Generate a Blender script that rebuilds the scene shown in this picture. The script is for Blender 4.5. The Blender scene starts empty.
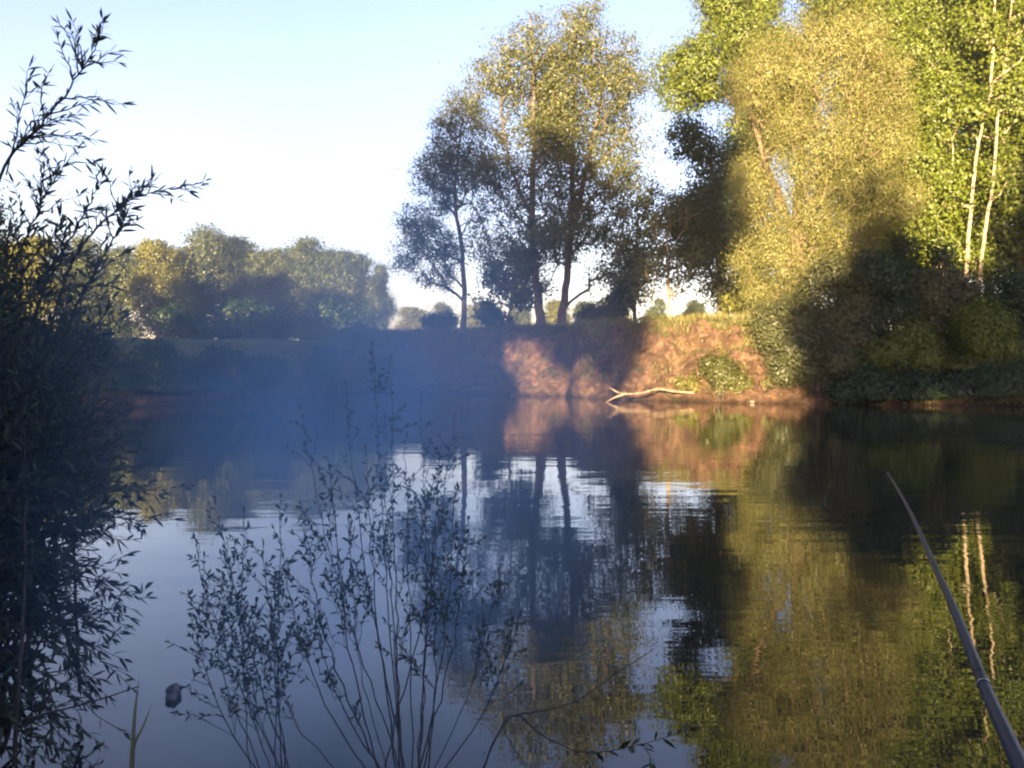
import bpy, math, random
import numpy as np
from mathutils import Vector

R = math.radians
sc = bpy.context.scene
COL = sc.collection
F = 887.0            # focal length in photo pixels
CAM_H = 1.6
HOR = 369.0

def at(px, py, Y):
    """world point at distance Y seen near photo pixel px, py"""
    return np.array([(px - 512) / F * Y, Y, CAM_H - (py - HOR) / F * Y])

# ------------------------------------------------------------------ materials
def new_mat(name):
    m = bpy.data.materials.new(name)
    m.use_nodes = True
    nt = m.node_tree
    nt.nodes.clear()
    out = nt.nodes.new('ShaderNodeOutputMaterial')
    return m, nt, out

def N(nt, t, **kw):
    n = nt.nodes.new(t)
    for k, v in kw.items():
        if k in n.inputs:
            n.inputs[k].default_value = v
        else:
            setattr(n, k, v)
    return n

def ramp(nt, stops):
    r = nt.nodes.new('ShaderNodeValToRGB')
    el = r.color_ramp.elements
    while len(el) > 1:
        el.remove(el[-1])
    el[0].position = stops[0][0]
    el[0].color = tuple(stops[0][1]) + (1,)
    for p, c in stops[1:]:
        e = el.new(p)
        e.color = tuple(c) + (1,)
    return r

def leaf_mat(name, ca, cb, trans=0.38, rough=0.5, gloss=0.03):
    """leaf: every leaf its own tint between ca and cb, thin enough to let some light through"""
    m, nt, out = new_mat(name)
    L = nt.links
    geo = N(nt, 'ShaderNodeNewGeometry')
    r = ramp(nt, [(0.0, ca), (0.75, cb), (1.0, [min(1, c * 1.25) for c in cb])])
    tex = N(nt, 'ShaderNodeTexNoise', Scale=0.55, Detail=2.0)
    tc = N(nt, 'ShaderNodeTexCoord')
    L.new(tc.outputs['Object'], tex.inputs['Vector'])
    mx = N(nt, 'ShaderNodeMath', operation='MULTIPLY_ADD')
    mx.inputs[1].default_value = 0.34
    L.new(geo.outputs['Random Per Island'], mx.inputs[0])
    sub = N(nt, 'ShaderNodeMath', operation='MULTIPLY_ADD')
    sub.inputs[1].default_value = 1.3
    sub.inputs[2].default_value = -0.32
    L.new(tex.outputs['Fac'], sub.inputs[0])
    L.new(sub.outputs[0], mx.inputs[2])
    L.new(mx.outputs[0], r.inputs[0])
    d = N(nt, 'ShaderNodeBsdfDiffuse')
    t = N(nt, 'ShaderNodeBsdfTranslucent')
    g = N(nt, 'ShaderNodeBsdfGlossy', Roughness=rough)
    g.inputs['Color'].default_value = (0.8, 0.8, 0.75, 1)
    L.new(r.outputs[0], d.inputs['Color'])
    L.new(r.outputs[0], t.inputs['Color'])
    m1 = N(nt, 'ShaderNodeMixShader'); m1.inputs[0].default_value = trans
    L.new(d.outputs[0], m1.inputs[1]); L.new(t.outputs[0], m1.inputs[2])
    m2 = N(nt, 'ShaderNodeMixShader'); m2.inputs[0].default_value = gloss
    L.new(m1.outputs[0], m2.inputs[1]); L.new(g.outputs[0], m2.inputs[2])
    L.new(m2.outputs[0], out.inputs['Surface'])
    return m

def bark_mat(name, a, b, scale=6.0, stretch=(1, 1, 0.25), bump=0.4):
    m, nt, out = new_mat(name)
    L = nt.links
    tc = N(nt, 'ShaderNodeTexCoord')
    mp = N(nt, 'ShaderNodeMapping'); mp.inputs['Scale'].default_value = stretch
    L.new(tc.outputs['Object'], mp.inputs['Vector'])
    tx = N(nt, 'ShaderNodeTexNoise', Scale=scale, Detail=6.0, Roughness=0.65)
    L.new(mp.outputs[0], tx.inputs['Vector'])
    r = ramp(nt, [(0.36, a), (0.6, b)])
    L.new(tx.outputs['Fac'], r.inputs[0])
    p = N(nt, 'ShaderNodeBsdfPrincipled', Roughness=0.9)
    p.inputs['Specular IOR Level'].default_value = 0.2
    L.new(r.outputs[0], p.inputs['Base Color'])
    bp = N(nt, 'ShaderNodeBump', Strength=bump, Distance=0.03)
    L.new(tx.outputs['Fac'], bp.inputs['Height'])
    L.new(bp.outputs[0], p.inputs['Normal'])
    L.new(p.outputs[0], out.inputs['Surface'])
    return m

MAT = {}
MAT['poplar_leaf'] = leaf_mat('poplar_leaf', (0.042, 0.058, 0.018), (0.108, 0.110, 0.032))
MAT['bright_leaf'] = leaf_mat('bright_leaf', (0.050, 0.075, 0.008), (0.120, 0.145, 0.012))
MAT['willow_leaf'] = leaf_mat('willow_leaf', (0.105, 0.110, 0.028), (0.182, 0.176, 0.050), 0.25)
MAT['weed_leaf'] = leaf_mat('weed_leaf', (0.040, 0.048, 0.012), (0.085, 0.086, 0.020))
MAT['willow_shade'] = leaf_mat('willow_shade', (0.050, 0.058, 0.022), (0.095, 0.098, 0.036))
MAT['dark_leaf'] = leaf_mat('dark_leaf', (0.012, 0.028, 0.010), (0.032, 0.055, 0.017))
MAT['far_leaf'] = leaf_mat('far_leaf', (0.028, 0.046, 0.018), (0.070, 0.082, 0.028))
MAT['gold_leaf'] = leaf_mat('gold_leaf', (0.085, 0.092, 0.018), (0.150, 0.145, 0.028))
MAT['near_leaf'] = leaf_mat('near_leaf', (0.022, 0.034, 0.016), (0.052, 0.066, 0.026), 0.2, 0.45, 0.04)
MAT['sapling_leaf'] = leaf_mat('sapling_leaf', (0.035, 0.055, 0.036), (0.080, 0.105, 0.065), 0.3)
MAT['bark'] = bark_mat('bark', (0.035, 0.028, 0.022), (0.14, 0.11, 0.085))
MAT['willow_bark'] = bark_mat('willow_bark', (0.05, 0.035, 0.025), (0.19, 0.13, 0.09))
MAT['birch_bark'] = bark_mat('birch_bark', (0.10, 0.08, 0.06), (0.36, 0.29, 0.19), 2.4, (1, 1, 1.6), 0.15)
MAT['pale_bark'] = bark_mat('pale_bark', (0.16, 0.13, 0.10), (0.42, 0.36, 0.28), 4.0)
MAT['twig'] = bark_mat('twig', (0.030, 0.026, 0.024), (0.075, 0.062, 0.05), 20.0)
MAT['driftwood'] = bark_mat('driftwood', (0.10, 0.07, 0.045), (0.26, 0.195, 0.135), 8.0)

# ------------------------------------------------------------------ mesh helpers
class MB:
    """collects vertices and quads, links them as one mesh object"""
    def __init__(self):
        self.v, self.q, self.n = [], [], 0
    def add(self, verts, quads):
        verts = np.asarray(verts, np.float32).reshape(-1, 3)
        self.v.append(verts)
        self.q.append(np.asarray(quads, np.int32).reshape(-1, 4) + self.n)
        self.n += len(verts)
    def tube(self, pts, rad, sides=6, cap=True):
        pts = np.asarray(pts, float); rad = np.asarray(rad, float)
        n = len(pts)
        if n < 2:
            return
        tan = np.gradient(pts, axis=0)
        tan /= np.linalg.norm(tan, axis=1)[:, None] + 1e-9
        ref = np.array([0.31, 0.83, 0.47]) if abs(tan[0] @ np.array([0.31, 0.83, 0.47])) < 0.9 else np.array([1., 0, 0])
        u = np.cross(tan, ref); u /= np.linalg.norm(u, axis=1)[:, None] + 1e-9
        w = np.cross(tan, u)
        a = np.linspace(0, 2 * np.pi, sides, endpoint=False)
        ring = pts[:, None] + rad[:, None, None] * (np.cos(a)[None, :, None] * u[:, None] + np.sin(a)[None, :, None] * w[:, None])
        V = ring.reshape(-1, 3)
        i = np.arange(n - 1)[:, None] * sides
        j = np.arange(sides)[None]
        k = (j + 1) % sides
        Q = np.stack([i + j, i + k, i + sides + k, i + sides + j], -1).reshape(-1, 4)
        self.add(V, Q)
        if cap and sides % 2 == 0:
            for base in (0, (n - 1) * sides):
                qs = [[base, base + s, base + s + 1, base + s + 2] for s in range(1, sides - 2, 2)]
                self.q.append(np.asarray(qs, np.int32) + (self.n - len(V)))
    def build(self, name, mat, parent=None, smooth=False, loc=None):
        V = np.concatenate(self.v) if self.v else np.zeros((0, 3), np.float32)
        Q = np.concatenate(self.q) if self.q else np.zeros((0, 4), np.int32)
        if loc is not None:
            V = V - np.asarray(loc, np.float32)
        me = bpy.data.meshes.new(name)
        me.vertices.add(len(V)); me.vertices.foreach_set('co', V.astype(np.float32).ravel())
        me.loops.add(Q.size); me.loops.foreach_set('vertex_index', Q.astype(np.int32).ravel())
        me.polygons.add(len(Q)); me.polygons.foreach_set('loop_start', np.arange(0, Q.size, 4, dtype=np.int32))
        me.update(calc_edges=True)
        if smooth:
            me.polygons.foreach_set('use_smooth', np.ones(len(Q), bool))
        me.materials.append(mat)
        o = bpy.data.objects.new(name, me)
        COL.objects.link(o)
        if loc is not None and parent is None:
            o.location = loc
        if parent is not None:
            o.parent = parent
        return o

def tag(o, label=None, cat=None, group=None, kind=None):
    if label: o['label'] = label
    if cat: o['category'] = cat
    if group: o['group'] = group
    if kind: o['kind'] = kind
    return o

def thing(name, label, cat, loc, group=None):
    o = bpy.data.objects.new(name, None)
    COL.objects.link(o)
    o.empty_display_size = 0.2
    o.location = loc
    return tag(o, label, cat, group)

def copy_tree(root, loc, rot, scl, label, group):
    r = root.copy(); COL.objects.link(r)
    r.location = loc; r.rotation_euler = (0, 0, rot); r.scale = scl
    for k in ('label', 'group'):
        if k in r: del r[k]
    tag(r, label, None, group)
    for ch in list(root.children):
        c = ch.copy(); COL.objects.link(c); c.parent = r
        for g in ch.children:
            d = g.copy(); COL.objects.link(d); d.parent = c
    return r

def unit(a):
    return a / (np.linalg.norm(a, axis=-1, keepdims=True) + 1e-9)

def leaves(mb, rng, centers, axes, length, width, spread=0.35, face=None):
    """flat rhombus leaves: base at centers, along axes; face = the way most blades turn their upper side"""
    n = len(centers)
    ax = unit(axes + rng.normal(0, spread, (n, 3)))
    nv = rng.normal(0, 1, (n, 3)) if face is None else unit(face) + rng.normal(0, 0.27, (n, 3))
    side = unit(np.cross(ax, nv))
    if face is not None:
        ax = unit(np.cross(nv, side) * -1.0)
    sz = rng.uniform(0.5, 1.45, (n, 1))
    ln = length * sz * rng.uniform(0.85, 1.2, (n, 1)); wd = width * sz * rng.uniform(0.8, 1.2, (n, 1))
    a = centers; b = centers + ax * ln * 0.45 + side * wd * 0.5
    c = centers + ax * ln; d = centers + ax * ln * 0.45 - side * wd * 0.5
    V = np.stack([a, b, c, d], 1).reshape(-1, 3)
    mb.add(V, np.arange(4 * n).reshape(-1, 4))

def lance_leaves(mb, rng, centers, axes, length, width):
    """near leaves: slender, folded along the midrib, tip drooping"""
    n = len(centers)
    if n == 0: return
    ax = unit(axes)
    side = unit(np.cross(ax, np.array([0, 0, 1.]) + rng.normal(0, 0.7, (n, 3))))
    up = np.cross(side, ax)
    ln = length * rng.uniform(0.6, 1.25, (n, 1)); wd = width * rng.uniform(0.75, 1.2, (n, 1))
    droop = np.array([0, 0, -1.]) * ln * rng.uniform(0.0, 0.22, (n, 1))
    p0 = centers
    m1 = centers + ax * ln * 0.3 - up * wd * 0.12
    m2 = centers + ax * ln * 0.65 - up * wd * 0.1 + droop * 0.4
    p1 = centers + ax * ln + droop
    l1, r1 = m1 + side * wd * 0.45 + up * wd * 0.15, m1 - side * wd * 0.45 + up * wd * 0.15
    l2, r2 = m2 + side * wd * 0.40 + up * wd * 0.13, m2 - side * wd * 0.40 + up * wd * 0.13
    V = np.stack([p0, m1, m2, p1, l1, l2, r1, r2], 1).reshape(-1, 3)
    k = np.arange(n)[:, None] * 8
    Q = np.concatenate([k + np.array([[0, 1, 4, 4]]), k + np.array([[1, 2, 5, 4]]), k + np.array([[2, 3, 5, 5]]),
                        k + np.array([[0, 6, 1, 1]]), k + np.array([[6, 7, 2, 1]]), k + np.array([[7, 3, 2, 2]])])
    # no degenerate quads: replace the end triangles by quads sharing the midrib
    Q = np.concatenate([k + np.array([[0, 1, 5, 4]]), k + np.array([[1, 2, 3, 5]]),
                        k + np.array([[0, 6, 7, 1]]), k + np.array([[1, 7, 3, 2]])])
    mb.add(V, Q)

def curve_pts(ctrl, n):
    """Catmull-Rom through control points, n samples"""
    P = np.asarray(ctrl, float)
    P = np.vstack([2 * P[0] - P[1], P, 2 * P[-1] - P[-2]])
    m = len(P) - 3
    out = []
    for t in np.linspace(0, m - 1e-6, n):
        i = int(t); f = t - i
        a, b, c, d = P[i:i + 4]
        out.append(0.5 * ((2 * b) + (c - a) * f + (2 * a - 5 * b + 4 * c - d) * f * f + (3 * b - 3 * c + d - a) * f ** 3))
    return np.array(out)

def crown_points(rng, lobes, n, mind, hollow=0.45):
    """clump centres in a union of ellipsoids (c, radii, weight), thinned so that gaps stay"""
    w = np.array([l[2] if len(l) > 2 else l[1][0] * l[1][1] * l[1][2] for l in lobes], float); w /= w.sum()
    arr = np.zeros((n, 3)); lid = np.zeros(n, int); m = 0
    tries = 0
    while m < n and tries < n * 5:
        tries += 1
        q = rng.choice(len(lobes), p=w)
        l = lobes[q]
        d = unit(rng.normal(0, 1, 3))
        r = rng.uniform(0, 1) ** hollow
        p = np.asarray(l[0]) + d * r * np.asarray(l[1])
        if m and np.min(((arr[:m] - p) ** 2).sum(1)) < (mind * rng.uniform(0.6, 1.2)) ** 2:
            continue
        arr[m] = p; lid[m] = q; m += 1
    arr = arr[:m]; lid = lid[:m]
    lc = np.array([l[0] for l in lobes])[lid]; lr = np.array([l[1] for l in lobes])[lid]
    return arr, unit((arr - lc) / lr)

def boughs(lobes, rng, k=8, size=0.5):
    """break each big lobe into leafy boughs of uneven size set about it, with air between"""
    out = []
    for l in lobes:
        c, r = np.asarray(l[0]), np.asarray(l[1])
        for _ in range(k):
            d = unit(rng.normal(0, 1, 3)) * rng.uniform(0.35, 0.85)
            q = size * rng.uniform(0.65, 1.25)
            rr = r * q; rr = 0.6 * rr + 0.4 * rr.mean()
            out.append((c + d * r, rr * np.array([1.1, 1.1, 0.9])))
    return out

def make_tree(name, label, cat, base, trunks, lobes, n_clump, clump_r, per, leaf, leafmat, barkmat, seed,
              group=None, mind=0.7, droop=0.3, rise=0.9, tip=0.018, flat=0.75, expo=0.46, hollow=0.45, stray=0.0, k_boughs=8):
    """a tree thing > trunk, branches, crown. trunks: list of (control points, base radius, top radius)"""
    rng = np.random.default_rng(seed)
    if k_boughs: lobes = boughs(lobes, rng, k_boughs, 0.5 if k_boughs < 10 else 0.40)
    base = np.asarray(base, float)
    pos, par, trad = [], [], []
    tl = []
    for ctrl, r0, r1 in trunks:
        ln = np.linalg.norm(np.diff(np.asarray(ctrl, float), axis=0), axis=1).sum()
        n = max(6, int(ln / 0.7))
        c = curve_pts(ctrl, n)
        c[1:-1] += rng.normal(0, 0.02 * ln / n + 0.015, (n - 2, 3))
        s = len(pos)
        for i in range(n):
            pos.append(c[i]); par.append(s + i - 1 if i else -1)
            t = i / (n - 1)
            trad.append(r0 * (1 - t) ** 0.9 + r1 * t + (0.35 * r0 * math.exp(-i * 1.1)))
        tl.append((s, s + n))
    ntr = len(pos)
    cl, cout = crown_points(rng, lobes, n_clump, mind, hollow)
    P = np.zeros((ntr + len(cl) * 14, 3)); P[:ntr] = pos
    par = list(par); cnt = ntr
    dtr = np.min(np.linalg.norm(cl[:, None] - P[None, :ntr], axis=2), axis=1)
    minz = min(P[s:e, 2].min() for s, e in tl) + 1.2
    paths = []
    for ci in np.argsort(dtr):
        c = cl[ci]
        dv = c - P[:cnt]
        d = np.linalg.norm(dv, axis=1)
        hd = np.linalg.norm(dv[:, :2], axis=1)
        cost = d + np.maximum(0, hd * rise - dv[:, 2]) * 0.9 + np.where(P[:cnt, 2] < minz, 50, 0)
        j = int(np.argmin(cost))
        dj = d[j]
        ns = int(np.clip(dj / 0.55, 2, 13))
        a = P[j]
        updir = np.array([0, 0, 1.])
        b = a + (c - a) * 0.45 + updir * dj * 0.14 + rng.normal(0, 0.06 * dj, 3)
        ts = np.linspace(0, 1, ns + 1)[1:, None]
        pts = (1 - ts) ** 2 * a + 2 * ts * (1 - ts) * b + ts ** 2 * c
        ids = [j]
        for p in pts:
            P[cnt] = p; par.append(ids[-1]); ids.append(cnt); cnt += 1
        paths.append(ids)
    P = P[:cnt]
    wgt = np.zeros(cnt)
    for ids in paths: wgt[ids[-1]] += 1
    for i in range(cnt - 1, ntr - 1, -1):
        wgt[par[i]] += wgt[i]
    rad = tip * np.maximum(wgt, 1) ** expo
    rad[:ntr] = np.asarray(trad)
    root = thing(name, label, cat, base, group)
    mt = MB()
    for s, e in tl:
        mt.tube(P[s:e] - base, rad[s:e], 10)
    mt.build('trunk', barkmat, root, True)
    mbr = MB()
    for ids in paths:
        r = rad[ids].copy(); r[0] = min(r[0], r[1] * 1.15)
        mbr.tube(P[ids] - base, r, 5 if r[0] < 0.06 else 7, cap=False)
    mbr.build('branches', barkmat, root, True)
    # leaves
    k = rng.poisson(per, len(cl)) + 2
    idx = np.repeat(np.arange(len(cl)), k)
    size = clump_r * rng.uniform(0.6, 1.35, len(cl))
    off = rng.normal(0, 1, (len(idx), 3)) * size[idx][:, None] * np.array([0.62, 0.62, 0.62 * flat])
    cen = cl[idx] + off
    co_ = cout[idx]
    if stray > 0:
        # some leaves along the branches too
        bi = np.array([i for ids in paths for i in ids[len(ids) // 2:]])
        m = int(stray * len(idx))
        extra = P[rng.choice(bi, m)] + rng.normal(0, 0.22, (m, 3))
        cen = np.vstack([cen, extra]); off = np.vstack([off, rng.normal(0, 1, (m, 3))]); co_ = np.vstack([co_, rng.normal(0, 1, (m, 3))])
    ax = unit(off) * 0.7 + rng.normal(0, 0.55, cen.shape) + np.array([0, 0, -droop])
    ml = MB()
    leaves(ml, rng, cen - base, ax, leaf[0], leaf[1], 0.35, unit(off) * 0.75 + co_ * 0.4 + np.array([0, 0, 0.25]))
    ml.build('crown', leafmat, root)
    return root

def make_bush(name, label, base, lobes, n_stem, n_clump, clump_r, per, leaf, leafmat, seed, group=None, mind=0.3, stem_r=0.03, cat='bush', spread=0.5, barkmat=None, droop=0.2):
    """many stems from the ground: thing > stems, foliage"""
    rng = np.random.default_rng(seed)
    base = np.asarray(base, float)
    lobes = boughs(lobes, rng, 8, 0.48)
    cl, cout = crown_points(rng, lobes, n_clump, mind)
    root = thing(name, label, cat, base, group)
    ms = MB()
    order = rng.permutation(len(cl))[:n_stem]
    for i in order:
        c = cl[i]
        a = base + np.array([rng.normal(0, spread * 0.45), rng.normal(0, spread * 0.35), -0.1])
        b = a * 0.55 + c * 0.45 + np.array([0, 0, 0.25 * abs(c[2] - a[2])])
        pts = curve_pts([a, b, c], 8)
        ms.tube(pts - base, np.linspace(stem_r * rng.uniform(0.6, 1.2), 0.006, 8), 5, cap=False)
    ms.build('stems', barkmat or MAT['twig'], root, True)
    k = rng.poisson(per, len(cl)) + 1
    idx = np.repeat(np.arange(len(cl)), k)
    off = rng.normal(0, 1, (len(idx), 3)) * clump_r * 0.6
    cen = cl[idx] + off
    cen[:, 2] = np.maximum(cen[:, 2], base[2] + 0.05)
    ax = unit(off) * 0.7 + rng.normal(0, 0.55, cen.shape) + np.array([0, 0, -droop])
    ml = MB()
    leaves(ml, rng, cen - base, ax, leaf[0], leaf[1], 0.35, unit(off) * 0.7 + cout[idx] * 0.4 + np.array([0, 0, 0.35]))
    ml.build('foliage', leafmat, root)
    return root

# ------------------------------------------------------------------ ground
SHORE = np.array([(-520, 12), (-60, 14), (-40, 27), (-24, 33.5), (-17, 36), (-14.5, 38.5), (-13.4, 44), (-12.4, 54), (-10.5, 60.5), (-8, 61), (2.2, 52.5), (6.5, 44.8), (9, 42.8),
                  (13, 40.2), (22, 38.2), (34, 36), (60, 33), (520, 30)], float)
NEAR = np.array([(-520, 9), (-60, 10), (-10, 6.0), (-4.5, 4.2), (-2.9, 3.5), (-2.0, 2.8), (-1.3, 2.3), (0, 2.2), (3, 2.15), (10, 1.6), (60, -2), (520, -4)], float)

def fbm(x, seed, base=1.0, octs=4):
    r = np.random.default_rng(seed)
    out = np.zeros_like(x, dtype=float); a = 1.0; f = base
    for _ in range(octs):
        out += a * np.sin(x * f * 2 * np.pi + r.uniform(0, 6.28)) * np.cos(x * f * 0.73 * 2 * np.pi + r.uniform(0, 6.28))
        a *= 0.55; f *= 1.9
    return out

def noise2(x, y, seed, sx):
    r = np.random.default_rng(seed)
    out = np.zeros(np.broadcast(x, y).shape)
    a = 1.0
    for o in range(5):
        for _ in range(3):
            th = r.uniform(0, 6.28)
            out = out + a * np.sin((np.cos(th) * x + np.sin(th) * y) * 6.28 / sx + r.uniform(0, 6.28)) / 3
        a *= 0.55; sx *= 0.52
    return out

def shore_y(x):
    x = np.asarray(x, float)
    s = np.interp(x, SHORE[:, 0], SHORE[:, 1])
    s2 = (np.interp(x - 1.2, SHORE[:, 0], SHORE[:, 1]) + np.interp(x + 1.2, SHORE[:, 0], SHORE[:, 1]) + s) / 3
    # slumped bluffs along the open bank
    blu = 0.9 * np.exp(-((x - 1.1) / 1.3) ** 2) * -1 + 0.9 * np.exp(-((x - 2.9) / 0.6) ** 2) - 0.6 * np.exp(-((x - 4.2) / 0.8) ** 2)
    return s2 + blu + 0.22 * fbm(x, 5, 0.11) * np.clip((x + 34) / 6, 0, 1)

def near_y(x):
    return np.interp(x, NEAR[:, 0], NEAR[:, 1])

PROF_T = np.array([-3, -1.2, -0.3, 0, 0.35, 0.8, 1.3, 1.9, 2.4, 2.9, 3.6, 6, 20, 60, 150, 600])
PROF_Z = np.array([-1.4, -0.8, -0.2, 0, 0.42, 0.95, 1.75, 2.75, 3.6, 4.02, 4.16, 4.25, 4.3, 4.35, 4.5, 5.0])
SOFT_Z = np.array([-1.4, -0.8, -0.2, 0, 0.20, 0.38, 0.60, 0.95, 1.25, 1.60, 2.0, 3.0, 4.2, 4.35, 4.5, 5.0])

LOW_Z = np.array([-1.4, -0.8, -0.2, 0, 0.30, 0.62, 0.95, 1.25, 1.42, 1.55, 1.7, 2.0, 3.4, 4.35, 4.5, 5.0])

def bank_z(x, t):
    k = np.clip((x - 15.0) / 5, 0, 1)
    z = np.interp(t, PROF_T, PROF_Z) * (1 - k) + np.interp(t, PROF_T, SOFT_Z) * k
    k = np.clip((-11.0 - x) / 2.0, 0, 1)       # the left shore is lower
    return z * (1 - k) + np.interp(t, PROF_T, LOW_Z) * k

def ground_z(x, y):
    return float(bank_z(np.array(x), np.array(y - shore_y(np.array(x)))))

xs = np.unique(np.concatenate([np.linspace(-520, -70, 16), np.linspace(-70, -40, 31), np.linspace(-40, -9, 125), np.linspace(-9, 24, 400),
                               np.linspace(24, 60, 60), np.linspace(60, 520, 16)]))
tfar = np.concatenate([np.array([-3, -2, -1.2, -0.6]), np.linspace(-0.3, 4.2, 70), np.array([4.6, 5.2, 6, 7, 8.5, 10, 13, 17, 22, 30, 40, 60, 90, 150, 260, 420, 600])])
tnear = np.array([-170, -120, -80, -50, -30, -20, -14, -10, -7, -5, -3.5, -2.4, -1.6, -1.0, -0.6, -0.35, -0.18, -0.08, 0, 0.1, 0.25, 0.6, 1.2, 2.2])
ZN = np.interp(tnear, [-170, -20, -6, -2, -0.6, -0.2, 0, 0.25, 1.2, 2.2], [2.2, 1.6, 0.6, 0.42, 0.3, 0.2, 0.03, -0.12, -0.5, -1.1])
sy, ny = shore_y(xs), near_y(xs)
rows = []
for t, z in zip(tnear, ZN):
    y = np.minimum(ny + t, sy - 3.2) if t > 0 else ny + t
    rows.append((xs, y, z + (0.03 * noise2(xs, y, 9, 1.3) if t < 0 else 0) * np.ones_like(xs)))
for t in tfar:
    y = sy + t
    z = bank_z(xs, np.full_like(xs, t))
    amp = np.interp(t, [-0.5, 0.4, 2.2, 4, 10, 100], [0, 0.7, 0.8, 0.25, 0.2, 0.0])
    dy = amp * (0.55 * noise2(xs, z * 1.6, 3, 2.6) + 0.24 * noise2(xs, z * 2.6, 13, 0.9) + 0.12 * noise2(xs * 0.8, z * 3.2, 14, 0.42))
    dz = np.interp(t, [-0.3, 0.3, 3, 5, 30], [0, 0.10, 0.22, 0.10, 0.2]) * noise2(xs, y, 4, 2.2)
    if t >= 0.2: z = np.maximum(z + dz, 0.03)
    rows.append((xs, y + dy, z))
G = np.stack([np.stack(r, -1) for r in rows])
nr, nc = G.shape[:2]
ii, jj = np.meshgrid(np.arange(nr - 1), np.arange(nc - 1), indexing='ij')
k = ii * nc + jj
gm = MB(); gm.add(G.reshape(-1, 3), np.stack([k, k + 1, k + nc + 1, k + nc], -1).reshape(-1, 4))

def ground_material():
    m, nt, out = new_mat('earth')
    L = nt.links
    geo = N(nt, 'ShaderNodeNewGeometry')
    sep = N(nt, 'ShaderNodeSeparateXYZ'); L.new(geo.outputs['Position'], sep.inputs[0])
    n1 = N(nt, 'ShaderNodeTexNoise', Scale=1.3, Detail=9.0, Roughness=0.68)
    n2 = N(nt, 'ShaderNodeTexNoise', Scale=4.5, Detail=8.0, Roughness=0.72)
    L.new(geo.outputs['Position'], n1.inputs['Vector']); L.new(geo.outputs['Position'], n2.inputs['Vector'])
    earth = ramp(nt, [(0.30, (0.040, 0.024, 0.015)), (0.5, (0.105, 0.063, 0.040)), (0.68, (0.23, 0.145, 0.095))])
    L.new(n1.outputs['Fac'], earth.inputs[0])
    fine = N(nt, 'ShaderNodeMix', data_type='RGBA', blend_type='MULTIPLY')
    fine.inputs[0].default_value = 0.75
    fr = ramp(nt, [(0.34, (0.28, 0.26, 0.25)), (0.5, (0.85, 0.82, 0.8)), (0.66, (1.35, 1.3, 1.25))])
    L.new(n2.outputs['Fac'], fr.inputs[0])
    L.new(earth.outputs[0], fine.inputs[6]); L.new(fr.outputs[0], fine.inputs[7])
    # grass where the land lies flat, with tongues of it coming down the bank
    sepn = N(nt, 'ShaderNodeSeparateXYZ'); L.new(geo.outputs['Normal'], sepn.inputs[0])
    n3 = N(nt, 'ShaderNodeTexNoise', Scale=0.55, Detail=5.0, Roughness=0.6); L.new(geo.outputs['Position'], n3.inputs['Vector'])
    ma = N(nt, 'ShaderNodeMath', operation='MULTIPLY_ADD'); ma.inputs[1].default_value = 1.5; L.new(n3.outputs['Fac'], ma.inputs[0])
    zz = N(nt, 'ShaderNodeMapRange'); zz.inputs[1].default_value = 0.2; zz.inputs[2].default_value = 4.3; zz.inputs[3].default_value = -0.75; zz.inputs[4].default_value = -0.10
    L.new(sep.outputs['Z'], zz.inputs[0]); L.new(zz.outputs[0], ma.inputs[2])
    fl = N(nt, 'ShaderNodeMapRange'); fl.inputs[1].default_value = 0.72; fl.inputs[2].default_value = 0.96
    L.new(sepn.outputs['Z'], fl.inputs[0])
    ad = N(nt, 'ShaderNodeMath', operation='ADD'); L.new(ma.outputs[0], ad.inputs[0]); L.new(fl.outputs[0], ad.inputs[1])
    gr = ramp(nt, [(0.62, (0, 0, 0)), (0.86, (1, 1, 1))]); L.new(ad.outputs[0], gr.inputs[0])
    gcol = ramp(nt, [(0.3, (0.045, 0.055, 0.016)), (0.65, (0.12, 0.115, 0.035))]); L.new(n2.outputs['Fac'], gcol.inputs[0])
    mix = N(nt, 'ShaderNodeMix', data_type='RGBA'); L.new(gr.outputs[0], mix.inputs[0]); L.new(fine.outputs[2], mix.inputs[6]); L.new(gcol.outputs[0], mix.inputs[7])
    # wet mud band at the water's edge
    wet = N(nt, 'ShaderNodeMapRange'); wet.inputs[1].default_value = 0.03; wet.inputs[2].default_value = 0.32; wet.inputs[3].default_value = 0.35; wet.inputs[4].default_value = 1.0
    L.new(sep.outputs['Z'], wet.inputs[0])
    wm = N(nt, 'ShaderNodeMix', data_type='RGBA', blend_type='MULTIPLY'); wm.inputs[0].default_value = 1
    L.new(mix.outputs[2], wm.inputs[6]); L.new(wet.outputs[0], wm.inputs[7])
    p = N(nt, 'ShaderNodeBsdfPrincipled', Roughness=0.95); p.inputs['Specular IOR Level'].default_value = 0.15
    L.new(wm.outputs[2], p.inputs['Base Color'])
    b = N(nt, 'ShaderNodeBump', Strength=1.0, Distance=0.22); L.new(n2.outputs['Fac'], b.inputs['Height']); L.new(b.outputs[0], p.inputs['Normal'])
    L.new(p.outputs[0], out.inputs['Surface'])
    return m
tag(gm.build('ground', ground_material(), None, True), kind='structure')

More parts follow.
